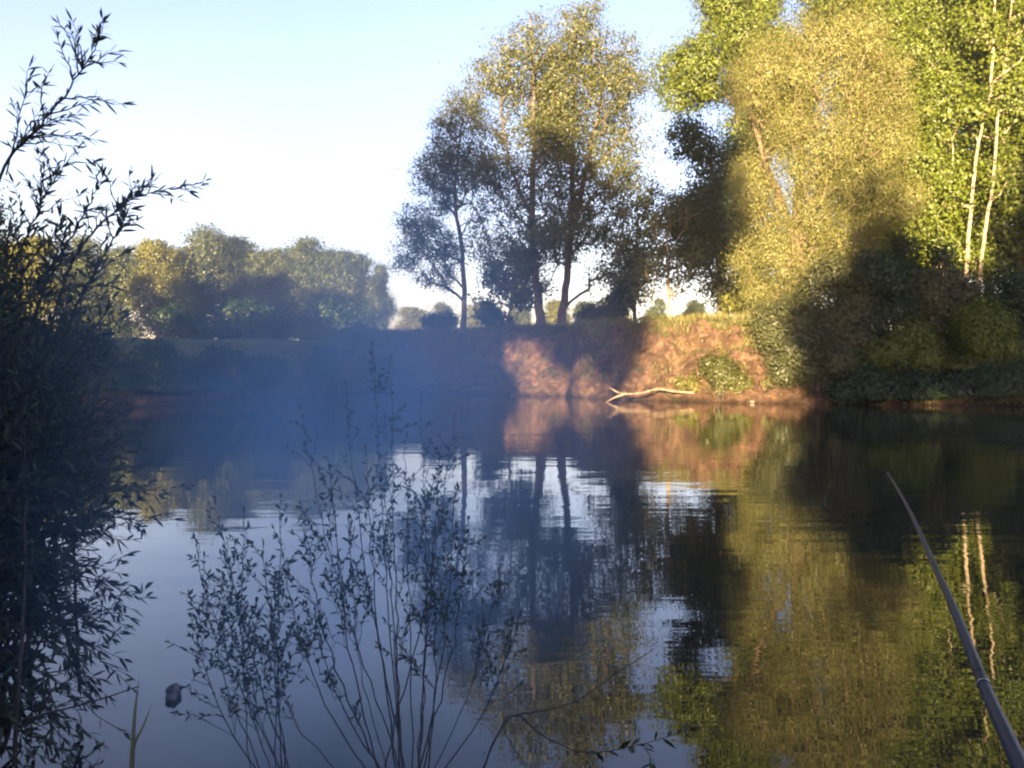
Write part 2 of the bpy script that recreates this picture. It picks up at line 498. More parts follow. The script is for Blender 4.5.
# ------------------------------------------------------------------ water
def water_material():
    m, nt, out = new_mat('still_water')
    L = nt.links
    geo = N(nt, 'ShaderNodeNewGeometry')
    p = N(nt, 'ShaderNodeBsdfPrincipled', Roughness=0.012, IOR=1.355)
    p.inputs['Base Color'].default_value = (0.016, 0.017, 0.012, 1)
    mp = N(nt, 'ShaderNodeMapping'); mp.inputs['Scale'].default_value = (0.5, 1.5, 1)
    L.new(geo.outputs['Position'], mp.inputs['Vector'])
    a = N(nt, 'ShaderNodeTexNoise', Scale=1.5, Detail=3.0, Roughness=0.5); L.new(mp.outputs[0], a.inputs['Vector'])
    mp2 = N(nt, 'ShaderNodeMapping'); mp2.inputs['Scale'].default_value = (0.25, 1.0, 1); mp2.inputs['Rotation'].default_value = (0, 0, R(12))
    L.new(geo.outputs['Position'], mp2.inputs['Vector'])
    c = N(nt, 'ShaderNodeTexNoise', Scale=0.35, Detail=2.0); L.new(mp2.outputs[0], c.inputs['Vector'])
    # patches where a breath of wind ruffles the surface, out in mid-pond
    pn = N(nt, 'ShaderNodeTexNoise', Scale=0.16, Detail=2.0); L.new(mp2.outputs[0], pn.inputs['Vector'])
    pr = N(nt, 'ShaderNodeMapRange'); pr.inputs[1].default_value = 0.40; pr.inputs[2].default_value = 0.62; pr.inputs[3].default_value = 0.25; pr.inputs[4].default_value = 1.0
    L.new(pn.outputs['Fac'], pr.inputs[0])
    mul = N(nt, 'ShaderNodeMath', operation='MULTIPLY'); L.new(a.outputs['Fac'], mul.inputs[0]); L.new(pr.outputs[0], mul.inputs[1])
    b1 = N(nt, 'ShaderNodeBump', Strength=1.0, Distance=0.0075); L.new(mul.outputs[0], b1.inputs['Height'])
    b2 = N(nt, 'ShaderNodeBump', Strength=1.0, Distance=0.010); L.new(c.outputs['Fac'], b2.inputs['Height']); L.new(b1.outputs[0], b2.inputs['Normal'])
    L.new(b2.outputs[0], p.inputs['Normal'])
    L.new(p.outputs[0], out.inputs['Surface'])
    return m
wmb = MB()
wmb.add([(-500, -6, 0), (500, -6, 0), (500, 80, 0), (-500, 80, 0)], [[0, 1, 2, 3]])
tag(wmb.build('water', water_material()), kind='structure')

# ------------------------------------------------------------------ trees on the far bank
def lobe(px, py, rx, ry, Y, depth=None, w=None):
    c = at(px, py, Y)
    s = Y / F
    r = (rx * s, (depth if depth else rx * s), ry * s)
    return (c, r, w) if w else (c, r)

def zb(px, Y):
    X = (px - 512) / F * Y
    return np.array([X, Y, ground_z(X, Y) - 0.08])

def trunk_px(pts, Y, base):
    """trunk control points from photo pixels at distance Y, foot on the ground"""
    out = [base]
    for p in pts:
        out.append(at(p[0], p[1], Y + (p[2] if len(p) > 2 else 0)))
    return out

# slim left tree with a drooping lower limb
Y = 60; b = zb(463, Y)
make_tree('tree', 'slim bare-trunked tree leftmost of the tall bank group, wispy low boughs reaching left', 'tree', b,
          [(trunk_px([(464, 290), (461, 240), (455, 200), (459, 150), (463, 112)], Y, b), 0.20, 0.04)],
          [lobe(462, 150, 38, 58, Y), lobe(444, 180, 34, 50, Y), lobe(430, 240, 40, 38, Y), lobe(408, 255, 22, 20, Y), lobe(470, 110, 30, 30, Y), lobe(478, 215, 20, 40, Y), lobe(440, 278, 26, 16, Y)],
          420, 0.66, 80, (0.13, 0.075), MAT['poplar_leaf'], MAT['bark'], 11, 'tall trees on the far bank', mind=0.6, tip=0.014, stray=0.15)
# two big poplars
Y = 56; b = zb(541, Y)
make_tree('tree', 'tall leafy tree with straight dark trunk left of the leaning one, crown to top edge', 'tree', b,
          [(trunk_px([(535, 270), (532, 205), (534, 140), (533, 80), (530, 15)], Y, b), 0.29, 0.05),
           (trunk_px([(533, 220), (515, 180), (503, 130), (500, 80)], Y, at(533, 222, Y)), 0.16, 0.04)],
          [lobe(528, 40, 36, 54, Y), lobe(496, 112, 33, 50, Y), lobe(535, 90, 44, 50, Y), lobe(505, 175, 40, 45, Y), lobe(548, 130, 36, 70, Y), lobe(520, 235, 42, 38, Y), lobe(500, 268, 34, 30, Y), lobe(556, 235, 32, 46, Y), lobe(540, 175, 44, 44, Y), lobe(522, 285, 26, 20, Y)],
          600, 0.80, 108, (0.14, 0.10), MAT['poplar_leaf'], MAT['bark'], 12, 'tall trees on the far bank', mind=0.95, stray=0.1)
Y = 57.5; b = zb(560, Y)
make_tree('tree', 'tall tree with leaning forked trunk, sunlit broad crown at centre of bank', 'tree', b,
          [(trunk_px([(567, 275), (571, 215), (572, 150), (575, 90), (574, 20)], Y, b), 0.27, 0.05),
           (trunk_px([(580, 200), (590, 150), (600, 105), (603, 60)], Y, at(570, 240, Y)), 0.20, 0.04)],
          [lobe(568, 42, 40, 52, Y), lobe(604, 85, 38, 62, Y), lobe(616, 125, 30, 54, Y), lobe(555, 110, 40, 50, Y), lobe(585, 140, 44, 60, Y), lobe(612, 190, 34, 46, Y), lobe(580, 235, 40, 40, Y), lobe(622, 245, 34, 40, Y), lobe(596, 280, 32, 24, Y), lobe(592, 215, 46, 40, Y), lobe(628, 180, 34, 44, Y)],
          640, 0.80, 108, (0.14, 0.10), MAT['poplar_leaf'], MAT['bark'], 13, 'tall trees on the far bank', mind=0.95, stray=0.1)
Y = 62; b = zb(505, Y)
make_tree('tree', 'young thin tree in shade between the slim tree and the straight dark trunk', 'tree', b,
          [(trunk_px([(512, 300), (517, 265), (520, 240)], Y, b), 0.10, 0.03)],
          [lobe(516, 275, 22, 34, Y), lobe(498, 285, 20, 20, Y), lobe(480, 300, 16, 16, Y)],
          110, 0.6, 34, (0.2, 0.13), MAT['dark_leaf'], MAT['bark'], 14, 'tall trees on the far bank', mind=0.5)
# thin pale sapling with see-through crown
Y = 54; b = zb(669, Y)
make_tree('tree', 'slender pale-trunked sapling with see-through crown, left of the dark tree', 'tree', b,
          [(trunk_px([(668, 280), (667, 240), (666, 205)], Y, b), 0.11, 0.02)],
          [lobe(668, 225, 22, 34, Y), lobe(660, 265, 26, 32, Y), lobe(686, 270, 22, 34, Y), lobe(645, 285, 18, 24, Y)],
          170, 0.5, 22, (0.17, 0.11), MAT['poplar_leaf'], MAT['birch_bark'], 15, 'tall trees on the far bank', mind=0.45, tip=0.010)
Y = 58; b = zb(635, Y)
make_tree('tree', 'small dark bushy tree on the bank edge left of the pale sapling', 'tree', b,
          [(trunk_px([(634, 290), (636, 250), (637, 215)], Y, b), 0.13, 0.03)],
          [lobe(637, 262, 22, 40, Y), lobe(640, 220, 16, 26, Y), lobe(625, 290, 20, 20, Y)],
          150, 0.6, 38, (0.2, 0.14), MAT['dark_leaf'], MAT['bark'], 16, 'tall trees on the far bank', mind=0.45)
# dark tree in shade
Y = 56; b = zb(722, Y)
make_tree('tree', 'dense dark shaded tree between the pale sapling and the golden willow', 'tree', b,
          [(trunk_px([(720, 260), (715, 200), (708, 140)], Y, b), 0.32, 0.05)],
          [lobe(692, 150, 30, 30, Y), lobe(705, 200, 46, 46, Y), lobe(720, 250, 44, 48, Y), lobe(740, 200, 36, 70, Y), lobe(735, 290, 34, 20, Y)],
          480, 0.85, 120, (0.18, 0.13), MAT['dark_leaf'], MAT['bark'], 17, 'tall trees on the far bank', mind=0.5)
# bright green tree behind
Y = 63; b = zb(745, Y)
make_tree('tree', 'big bright green tree behind the dark tree, sunlit top out of frame', 'tree', b,
          [(trunk_px([(742, 250), (738, 150), (735, 50), (735, -60)], Y, b), 0.42, 0.08)],
          [lobe(700, 75, 42, 36, Y), lobe(722, 30, 40, 40, Y), lobe(750, -30, 60, 60, Y), lobe(780, 40, 60, 60, Y), lobe(775, 110, 45, 50, Y)],
          600, 0.95, 190, (0.17, 0.13), MAT['bright_leaf'], MAT['bark'], 18, 'tall trees on the far bank', mind=0.95)
# the golden willow leaning out over the bank
Y = 44.5; b = zb(800, 44.5)
make_tree('willow_tree', 'large golden sunlit willow at the bank corner, thick reddish limbs inside', 'tree', b,
          [(trunk_px([(798, 270), (797, 215), (800, 165), (796, 110), (790, 50)], Y, b), 0.42, 0.06),
           (trunk_px([(815, 200), (840, 150), (862, 100), (870, 50)], Y, at(799, 250, Y)), 0.24, 0.05),
           (trunk_px([(785, 215), (765, 165), (750, 115), (748, 80)], Y, at(798, 268, Y)), 0.22, 0.05)],
          [lobe(800, 70, 60, 62, Y), lobe(752, 95, 42, 62, Y), lobe(845, 70, 52, 60, Y), lobe(880, 110, 44, 60, Y), lobe(765, 180, 42, 60, Y),
           lobe(770, 262, 34, 52, Y, 2.6), lobe(782, 318, 30, 38, Y, 2.2), lobe(838, 165, 60, 62, Y), lobe(880, 190, 38, 50, Y), lobe(825, 250, 50, 50, Y), lobe(792, 195, 34, 44, Y - 1.0), lobe(800, 130, 40, 44, Y - 0.8)],
          1300, 0.56, 230, (0.115, 0.036), MAT['willow_leaf'], MAT['willow_bark'], 19, 'tall trees on the far bank', mind=0.52, droop=0.9, stray=0.08, flat=2.0, k_boughs=11)
# trees behind the willow, right side
for (px, Y, lobes_, tk, r0, mat, lab, seed, nb, bark) in [
    (866, 56, [(850, -20, 60, 60), (880, 60, 55, 70), (910, 20, 50, 60), (862, 150, 40, 60), (895, 180, 48, 60), (850, 250, 50, 45)],
     [(866, 240), (867, 190), (860, 100), (858, -60)], 0.22, 'bright_leaf', 'tall green tree with a pale sunlit trunk showing just right of the willow', 21, 620, 'birch_bark'),
    (915, 60, [(930, 10, 55, 70), (925, 110, 50, 60), (915, 190, 46, 60), (935, 240, 46, 40), (895, 260, 46, 44)],
     [(918, 240), (922, 150), (925, 60), (925, -60)], 0.26, 'bright_leaf', 'tall green tree filling the gap between the willow and the white-trunked pair', 22, 600, 'pale_bark'),
    (1018, 52, [(1030, -10, 50, 60), (1035, 90, 45, 70), (1025, 180, 40, 70), (1020, 260, 46, 60), (1060, 150, 60, 120)],
     [(1020, 240), (1026, 150), (1030, 60), (1032, -60)], 0.28, 'bright_leaf', 'tall leafy tree at the right edge, its foot in deep shade,, beside the white-trunked pair', 23, 560, 'bark'),
    (940, 51.5, [(930, 120, 28, 40), (924, 190, 32, 44), (936, 60, 30, 44), (936, 240, 24, 28), (920, 235, 30, 30)],
     [(941, 250), (938, 180), (940, 100), (942, 40)], 0.18, 'bright_leaf', 'younger yellow-green tree left of the white-trunked pair, standing in front of the wood', 26, 420, 'pale_bark'),
    (985, 62, [(965, 40, 48, 60), (1010, 70, 40, 60), (990, 150, 55, 60), (975, 220, 55, 50), (1000, -40, 60, 60)],
     [(990, 240), (995, 150), (985, 60), (985, -60)], 0.28, 'bright_leaf', 'tall yellow-green leafy tree behind the two white trunks', 24, 520, 'pale_bark'),
    (1090, 50, [(1090, -10, 60, 60), (1085, 90, 55, 70), (1100, 180, 60, 70), (1080, 260, 60, 60)],
     [(1090, 240), (1092, 150), (1090, 60), (1090, -60)], 0.28, 'dark_leaf', 'dark tree beyond the right edge of the wood', 25, 420, 'bark')]:
    b = zb(px, Y)
    make_tree('tree', lab, 'tree', b, [(trunk_px(tk, Y, b), r0, 0.06)], [lobe(*l, Y) for l in lobes_], nb, 0.95, 175, (0.165, 0.125),
              MAT[mat], MAT[bark], seed, 'trees of the wood on the right bank', mind=0.9)
# the pair with white trunks
Y = 49.5
for i, (foot, tk, lobes_, lab) in enumerate([
    (962, [(965, 270), (970, 200), (975, 150), (988, 90), (991, 30), (993, -40)], [(985, 30, 30, 40), (960, 120, 24, 34), (1000, 110, 24, 34), (950, 190, 24, 30), (990, -30, 40, 40), (968, 262, 14, 10)],
     'white-trunked tree, left one of the sunlit pair in the right wood'),
    (977, [(980, 265), (985, 225), (992, 180), (996, 110), (1004, 50), (1012, -30)], [(1010, 20, 26, 40), (1004, 170, 22, 30), (1015, 90, 22, 36), (1010, -30, 36, 36), (1004, 60, 18, 26)],
     'white-trunked tree, right one of the sunlit pair in the right wood')]):
    b = zb(foot, Y)
    tr = [(trunk_px(tk, Y, b), 0.12, 0.035)]
    if i == 0: tr.append(([at(990, 85, Y), at(1004, 72, Y), at(1020, 60, Y), at(1030, 30, Y)], 0.07, 0.025))
    make_tree('white_trunked_tree', lab, 'tree', b, tr, [lobe(*l, Y + 0.5) for l in lobes_], 300, 0.75, 80, (0.18, 0.14),
              MAT['bright_leaf'], MAT['birch_bark'], 31 + i, 'trees of the wood on the right bank', mind=0.8)

# ------------------------------------------------------------------ shrubs along the foot of the right bank
for (px, Y, lobes_, mat, lab, seed, n, ns) in [
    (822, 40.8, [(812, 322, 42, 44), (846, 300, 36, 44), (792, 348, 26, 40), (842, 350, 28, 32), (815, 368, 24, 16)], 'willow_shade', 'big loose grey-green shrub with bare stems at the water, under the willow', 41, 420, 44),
    (880, 41.5, [(875, 300, 36, 40), (890, 345, 34, 36), (866, 370, 30, 26)], 'dark_leaf', 'dark ragged shrub right of the bare-stemmed one, below the pale trunk', 42, 320, 14),
    (905, 40.2, [(905, 345, 24, 20), (890, 360, 22, 16)], 'bright_leaf', 'low leafy shrub left of the bare earth patch in the shade', 43, 130, 8),
    (940, 44.5, [(935, 300, 40, 40), (955, 340, 40, 30), (915, 270, 30, 34)], 'dark_leaf', 'tall dark thicket bush above the bare earth patch', 44, 360, 12),
    (925, 39.6, [(915, 390, 30, 12), (948, 394, 18, 7), (885, 385, 30, 16)], 'dark_leaf', 'low dark scrub at the water line left of the bare earth patch', 141, 200, 12),
    (1000, 39.2, [(990, 385, 40, 15), (1025, 380, 40, 18), (960, 390, 24, 10)], 'dark_leaf', 'low dark scrub at the water line near the right edge', 142, 240, 12),
    (845, 40.0, [(862, 386, 24, 16)], 'dark_leaf', 'low dark scrub at the water line right of the bare-stemmed shrub', 143, 180, 12),
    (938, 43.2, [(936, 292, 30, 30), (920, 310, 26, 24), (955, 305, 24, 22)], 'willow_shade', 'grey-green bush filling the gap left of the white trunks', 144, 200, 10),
    (985, 41, [(985, 330, 36, 34), (1000, 365, 38, 22), (970, 360, 30, 22)], 'bright_leaf', 'leafy shrub below the white trunks, lighter sprays on top', 45, 260, 10),
    (1025, 42, [(1020, 310, 34, 50), (1040, 350, 40, 40)], 'dark_leaf', 'dark shrub at the right edge of the frame near the water', 46, 300, 10),
    (1075, 42, [(1070, 320, 40, 50), (1090, 350, 40, 40)], 'dark_leaf', 'dark shrub beyond the right edge of the frame', 47, 200, 8),
    (768, 43.4, [(768, 345, 20, 26), (785, 370, 24, 24)], 'willow_leaf', 'yellowish bush on the earth slope left of the willow foot', 48, 150, 10),
    (722, 42.4, [(724, 376, 13, 11), (712, 366, 10, 9), (738, 385, 13, 8)], 'weed_leaf', 'small green bush growing on the sunlit earth bank', 49, 130, 10)]:
    X = (px - 512) / F * Y
    b = np.array([X, Y, ground_z(X, Y) - 0.05])
    make_bush('bush', lab, b, [lobe(*l, Y) for l in lobes_], ns, int(n * 1.3), 0.48, 95, (0.14, 0.07), MAT[mat], seed, 'shrubs along the right bank', stem_r=0.04 if seed == 41 else 0.035, barkmat=MAT['bark'] if seed == 41 else None, spread=0.8 if seed == 41 else 0.5)
Y = 43.6; X = (690 - 512) / F * Y
make_bush('bush', 'small pale green sprig behind the bleached branch at the water', (X, Y, ground_z(X, Y) - 0.05),
          [lobe(685, 383, 12, 9, Y, 0.5), lobe(692, 388, 8, 8, Y, 0.4)], 6, 40, 0.22, 22, (0.12, 0.06), MAT['gold_leaf'], 50, 'shrubs along the right bank', mind=0.12, stem_r=0.012)
# dark bushes hanging over the shaded left bank
def first_land(px, inland):
    for Yq in np.arange(28, 95, 0.1):
        if Yq - float(shore_y((px - 512) / F * Yq)) > inland: return float(Yq)
for (px, lobes_, lab, seed, n) in [
    (35, [(30, 365, 50, 44)], 'dark bush on the left shore behind the foot of the near willow shrub', 156, 200),
    (95, [(95, 368, 48, 40), (70, 390, 40, 16)], 'dark bush on the left shore just right of the near willow shrub', 157, 260),
    (150, [(148, 370, 42, 36), (165, 392, 36, 14)], 'dark broad bush on the left shore below the yellow poplar', 151, 260),
    (202, [(200, 374, 34, 32), (212, 392, 28, 12)], 'dark bush at the tip of the left shore below the tallest far tree', 152, 240),
    (255, [(252, 376, 28, 22), (250, 390, 26, 10)], 'low wide dark bush at the water along the left bank', 153, 200),
    (318, [(316, 366, 24, 20), (306, 380, 24, 10)], 'dark bush on the left bank slope inside the smoke', 154, 180),
    (385, [(385, 370, 20, 16)], 'small dark bush on the left bank right of the smoke', 155, 150)]:
    Yb = first_land(px, 1.0)
    X = (px - 512) / F * Yb
    b = np.array([X, Yb, ground_z(X, Yb) - 0.05])
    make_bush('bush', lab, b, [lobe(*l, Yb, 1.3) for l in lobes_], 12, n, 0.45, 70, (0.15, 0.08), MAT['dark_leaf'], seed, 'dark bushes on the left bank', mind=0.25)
# bushes along the plateau edge
for (px, Y, rx, ry, py, mat, lab, seed) in [
    (497, 64, 16, 12, 318, 'far_leaf', 'low bush behind the bank edge right of the slim tree', 51),
    (600, 63, 22, 10, 314, 'gold_leaf', 'low sunlit bush behind the bank edge right of the leaning tree', 52),
    (622, 66, 14, 24, 297, 'gold_leaf', 'small bright yellow bush glowing behind the small dark tree', 53),
    (745, 54, 26, 9, 306, 'gold_leaf', 'yellow-green weeds on the bank top below the dark tree', 54),
    (440, 66, 18, 9, 322, 'far_leaf', 'low bush on the bank edge left of the slim tree', 55),
    (340, 74, 30, 20, 318, 'dark_leaf', 'long low bush on the hazy bank edge below the far wood', 56),
    (255, 76, 34, 22, 318, 'dark_leaf', 'low dark bush on the left stretch of the bank edge', 57),
    (180, 76, 34, 22, 320, 'dark_leaf', 'low dark bush on the bank edge below the yellow poplar', 58)]:
    X = (px - 512) / F * Y
    b = np.array([X, Y, ground_z(X, Y) - 0.05])
    make_bush('bush', lab, b, [lobe(px, py, rx, ry, Y, 1.5)], 6, 90, 0.5, 36, (0.2, 0.12), MAT[mat], seed, 'bushes along the bank top', mind=0.35)

# ------------------------------------------------------------------ far wood on the left, about 130 m away
protos = []
for i, (w, mat, seed) in enumerate([(1.0, 'far_leaf', 61), (0.9, 'far_leaf', 62), (0.55, 'gold_leaf', 63)]):
    lb = [((0, 0, 11), (4.2 * w, 4.2 * w, 6.5)), ((1.2 * w, 0.5, 15.5), (2.8 * w, 2.8 * w, 3.6)), ((-2.6 * w, -0.6, 9), (3.2 * w, 3.2 * w, 5)), ((2.9 * w, 0.3, 8), (3.0 * w, 3.0 * w, 5)), ((0, 0, 4), (4.2 * w, 4.2 * w, 3.6))]
    protos.append(make_tree('tree', 'x', 'tree', (0, 0, 0), [([(0, 0, 0), (0.1, 0.1, 6), (-0.15, 0, 12), (0.1, 0, 17.5)], 0.3, 0.05)], lb,
                            330, 1.3, 170, (0.25, 0.19), MAT[mat], MAT['bark'], seed, 'x', mind=1.1, k_boughs=5))
used = set()
def far_tree(kind, px, Y, top, wide, label, group, rot):
    h = CAM_H + (HOR - top) / F * Y
    X = (px - 512) / F * Y
    z = ground_z(X, Y) - 0.1
    s = (h - z) / 19.0
    if kind not in used:
        used.add(kind)
        o = protos[kind]; o.location = (X, Y, z); o.rotation_euler = (0, 0, rot); o.scale = (s * wide, s * wide, s)
        tag(o, label, None, group)
    else:
        copy_tree(protos[kind], (X, Y, z), rot, (s * wide, s * wide, s), label, group)
g = 'trees of the far wood across the water'
far_tree(2, 158, 122, 231, 1.25, 'narrow bright yellow poplar at the left of the far wood', g, 0.3)
far_tree(0, 205, 130, 224, 1.15, 'tallest pale-topped tree of the far wood, right of the yellow poplar', g, 1.0)
far_tree(1, 243, 133, 236, 1.15, 'rounded far tree next right of the tallest one', g, 2.1)
far_tree(0, 278, 131, 240, 1.03, 'far tree with lit crest in the middle of the far wood', g, 3.3)
far_tree(1, 318, 130, 240, 1.21, 'broad far tree with golden top, right of the middle of the wood', g, 4.1)
far_tree(0, 350, 128, 244, 1.09, 'second tree from the right end of the far wood', g, 5.2)
far_tree(1, 376, 127, 264, 0.80, 'blue shaded tree ending the far wood on the right', g, 0.9)
far_tree(0, 122, 128, 238, 1.03, 'dark far tree just left of the yellow poplar', g, 2.7)
far_tree(1, 80, 126, 235, 1.15, 'far tree half hidden behind the near willow shrub', g, 1.7)
far_tree(2, 38, 120, 228, 1.6, 'yellow-lit far tree glimpsed through the near willow shrub', g, 2.2)
far_tree(0, -5, 122, 225, 1.1, 'far tree at the left edge behind the near willow shrub', g, 4.4)
far_tree(1, 182, 142, 250, 1.15, 'darker far tree behind the gap right of the yellow poplar', g, 5.5)
far_tree(0, 262, 146, 252, 1.26, 'darker far tree filling behind the rounded one', g, 0.2)
far_tree(1, 335, 145, 252, 1.38, 'darker far tree filling behind the golden top', g, 3.0)
g = 'distant trees across the field'
far_tree(2, 412, 245, 303, 1.9, 'small distant yellowish tree right beside the end of the far wood', g, 0.1)
far_tree(0, 440, 245, 300, 0.9, 'small distant tree just left of the slim bank tree', g, 0.8)
far_tree(2, 484, 245, 298, 1.9, 'small distant golden tree just right of the slim bank tree', g, 1.9)
far_tree(1, 520, 156, 298, 0.9, 'small distant tree seen left of the straight dark trunk', g, 2.8)
far_tree(2, 556, 155, 296, 1.9, 'small distant golden tree seen between the two big trunks', g, 3.7)
far_tree(0, 588, 172, 298, 0.9, 'small distant tree right of the leaning trunk', g, 4.6)
far_tree(2, 612, 156, 292, 1.5, 'small distant golden tree beside the bright yellow bush', g, 5.1)
far_tree(1, 655, 158, 299, 0.9, 'small distant tree seen through the pale sapling', g, 5.9)
far_tree(0, 692, 164, 298, 1.0, 'small distant tree right of the pale sapling', g, 0.5)

# ------------------------------------------------------------------ near bank: trees behind the angler that throw the shade
SUN_AZ, SUN_EL = R(15), R(6.5)
te = math.tan(SUN_EL)
def shade_from(px, py, Y, plane):
    """the spot in plane y = plane the sun's ray to that far point passes"""
    p = at(px, py, Y)
    d = (Y - plane)
    return np.array([p[0] - d * math.tan(SUN_AZ), plane, p[2] + d * te / math.cos(SUN_AZ)])
g = 'trees on the near bank behind the angler'
def near_tree(lobes_, base_x, yb, seed, n=420, per=80, kb=0):
    b = np.array([base_x, yb, 1.0])
    top = max(l[0][2] + l[1][2] * 0.7 for l in lobes_)
    cx = np.mean([l[0][0] for l in lobes_])
    make_tree('tree', 'tall leafy tree on the near bank behind the fishing spot', 'tree', b,
              [([b, (base_x * 0.6 + cx * 0.4, yb, 1 + (top - 1) * 0.4), (cx, yb, top)], 0.4, 0.06)], lobes_, n, 1.1, per, (0.34, 0.26), MAT['dark_leaf'], MAT['bark'], seed, g, mind=0.7, k_boughs=kb)
def sh(px, py, Y, rx, ry, plane):
    c = shade_from(px, py, Y, plane); s = Y / F
    return (c, (rx * s, 1.8, ry * s))
PL = -28
near_tree([sh(452, 205, 60, 70, 92, PL), sh(505, 250, 57, 62, 82, PL), sh(425, 300, 60, 60, 70, PL), sh(440, 370, 60, 60, 40, PL)], -27, PL, 71, 520)
near_tree([sh(560, 240, 57, 60, 82, PL - 2), sh(612, 262, 57, 45, 72, PL - 2), sh(580, 325, 57, 22, 62, PL - 2), sh(618, 335, 50, 26, 56, PL - 2), sh(530, 322, 55, 40, 22, PL - 2), sh(562, 295, 57, 50, 30, PL - 2)], -18, PL - 2, 72, 480)
near_tree([sh(690, 190, 56, 34, 66, PL - 4), sh(700, 262, 56, 36, 34, PL - 4)], -17.5, PL - 4, 73, 380)
near_tree([sh(900, 350, 42, 100, 62, PL), sh(960, 340, 42, 70, 50, PL), sh(850, 385, 41, 60, 40, PL), sh(900, 270, 44, 50, 30, PL)], -1, PL, 74, 460, 62, 9)
near_tree([sh(872, 205, 44, 52, 46, PL - 3), sh(905, 250, 44, 50, 40, PL - 3)], 1.5, PL - 3, 76, 26, 26, 8)
near_tree([sh(1040, 320, 42, 60, 90, PL - 1), sh(1060, 200, 50, 50, 80, PL - 1), sh(985, 370, 42, 60, 60, PL - 1)], 6, PL - 1, 75, 460, 80, 9)
for i, (px, Yb) in enumerate([(120, 76), (185, 73), (245, 70), (305, 66.5), (365, 63.5), (420, 60), (470, 57)]):
    c = sh(px, 362 - (i % 3) * 6, Yb, 56 if i < 6 else 30, 50, PL + 2 + (i % 2) * 3)
    near_tree([c, (c[0] + np.array([0.6, 0.3, -3.0]), (3.4, 1.8, 3.0))], c[0][0] - 0.5, c[0][1], 100 + i, 260, 62)
for i, (px, Yb) in enumerate([(1110, 41), (1180, 40), (1250, 40)]):
    c = sh(px, 330, Yb, 90, 80, PL + i)
    near_tree([c], c[0][0], c[0][1], 110 + i, 300, 62)
# hedge-like bushes added unseen behind the fishing spot to keep it in shade
for i, (x, y, w_, h_) in enumerate([(-9, -4.5, 2.6, 4.6), (-5.2, -5.5, 2.4, 5.2), (-2.0, -6.5, 2.2, 4.8), (1.2, -7.0, 2.4, 4.6), (4.5, -7, 2.4, 4.4), (-12.5, -3, 3, 5)]):
    make_bush('bush', 'unseen leafy willow bush added behind the fishing spot to shade it', (x, y, 0.5), [((x, y, 0.6 + h_ * 0.5), (w_, 1.4, h_ * 0.52))], 14, 260, 0.4, 70, (0.16, 0.1),
              MAT['dark_leaf'], 80 + i, 'added shade bushes behind the angler', mind=0.3)
for i, x in enumerate(np.linspace(-15, 9, 9)):  # second, low row added to stop sun leaking under the hedge
    make_bush('bush', 'unseen low leafy bush added behind the fishing spot to block low sun', (x, -9 + 0.6 * math.sin(i * 2.3), 0.7), [((x, -9 + 0.6 * math.sin(i * 2.3), 1.9), (2.0, 1.3, 1.6))], 10, 200, 0.45, 60, (0.18, 0.12),
              MAT['dark_leaf'], 120 + i, 'added shade bushes behind the angler', mind=0.3)
# unseen trees added on the left shore to shade the far wood
for i, (x, y) in enumerate([(-43, 62), (-50, 66), (-57, 60), (-64, 64), (-49, 76)]):
    far_tree(i % 2, 512 + x / y * F, y, HOR - (19.5 + (i % 3) * 1.2) / y * F, 1.15, 'unseen leafy tree added on the left shore to shade the far wood', 'added shade trees on the left shore', i * 1.3)

# ------------------------------------------------------------------ near willow shrub on the left
def shoot(ms, ml, rng, ctrl, r0, leaf_len, leaf_w, step, start=0.15, side=None, nseg=None, ang=0.75):
    P = np.asarray(ctrl, float)
    ln = np.linalg.norm(np.diff(P, axis=0), axis=1).sum()
    n = nseg or max(8, int(ln / 0.06))
    c = curve_pts(P, n)
    c[1:] += rng.normal(0, 0.004, (n - 1, 3))
    ms.tube(c, np.linspace(r0, 0.0012, n), 5, cap=False)
    m = max(2, int(ln * (1 - start) / step))
    t = start + (1 - start) * (np.arange(m) + rng.uniform(-0.3, 0.3, m)) / m
    t = np.clip(np.append(t, [0.985, 1.0, 1.0]), 0, 1) * (n - 1)
    i = np.clip(t.astype(int), 0, n - 2)
    f = (t - i)[:, None]
    pos = c[i] * (1 - f) + c[i + 1] * f
    tan = unit(c[i + 1] - c[i])
    phi = np.arange(len(t)) * 2.4 + rng.uniform(0, 6.28)
    u = unit(np.cross(tan, np.array([0.2, 0.9, 0.3]))); w = np.cross(tan, u)
    rad = np.cos(phi)[:, None] * u + np.sin(phi)[:, None] * w
    a = ang * rng.uniform(0.6, 1.25, len(t)); a[-2:] = 0.15
    ax = tan * np.cos(a)[:, None] + rad * np.sin(a)[:, None]
    lance_leaves(ml, rng, pos, ax, leaf_len, leaf_w)
    return c

def twiggy(ms, ml, rng, ctrl, r0, n_side, side_len, leaf_len, leaf_w, step, start=0.3):
    """a shoot with side twigs"""
    c = shoot(ms, ml, rng, ctrl, r0, leaf_len, leaf_w, step * 2.2, start)
    n = len(c)
    for k in range(n_side):
        t = rng.uniform(max(0.2, start - 0.1), 0.92)
        i = int(t * (n - 1))
        tan = unit(c[min(i + 1, n - 1)] - c[i - 1])
        d = unit(tan * 0.9 + unit(rng.normal(0, 1, 3)) * 0.85 + np.array([0, 0, 0.15]))
        L = side_len * (1.15 - t) * rng.uniform(0.6, 1.3) + 0.05
        e = c[i] + d * L
        mid = (c[i] + e) / 2 + np.array([0, 0, 0.06 * L]) + rng.normal(0, 0.03 * L, 3)
        shoot(ms, ml, rng, [c[i], mid, e], r0 * 0.35, leaf_len, leaf_w, step, 0.08)

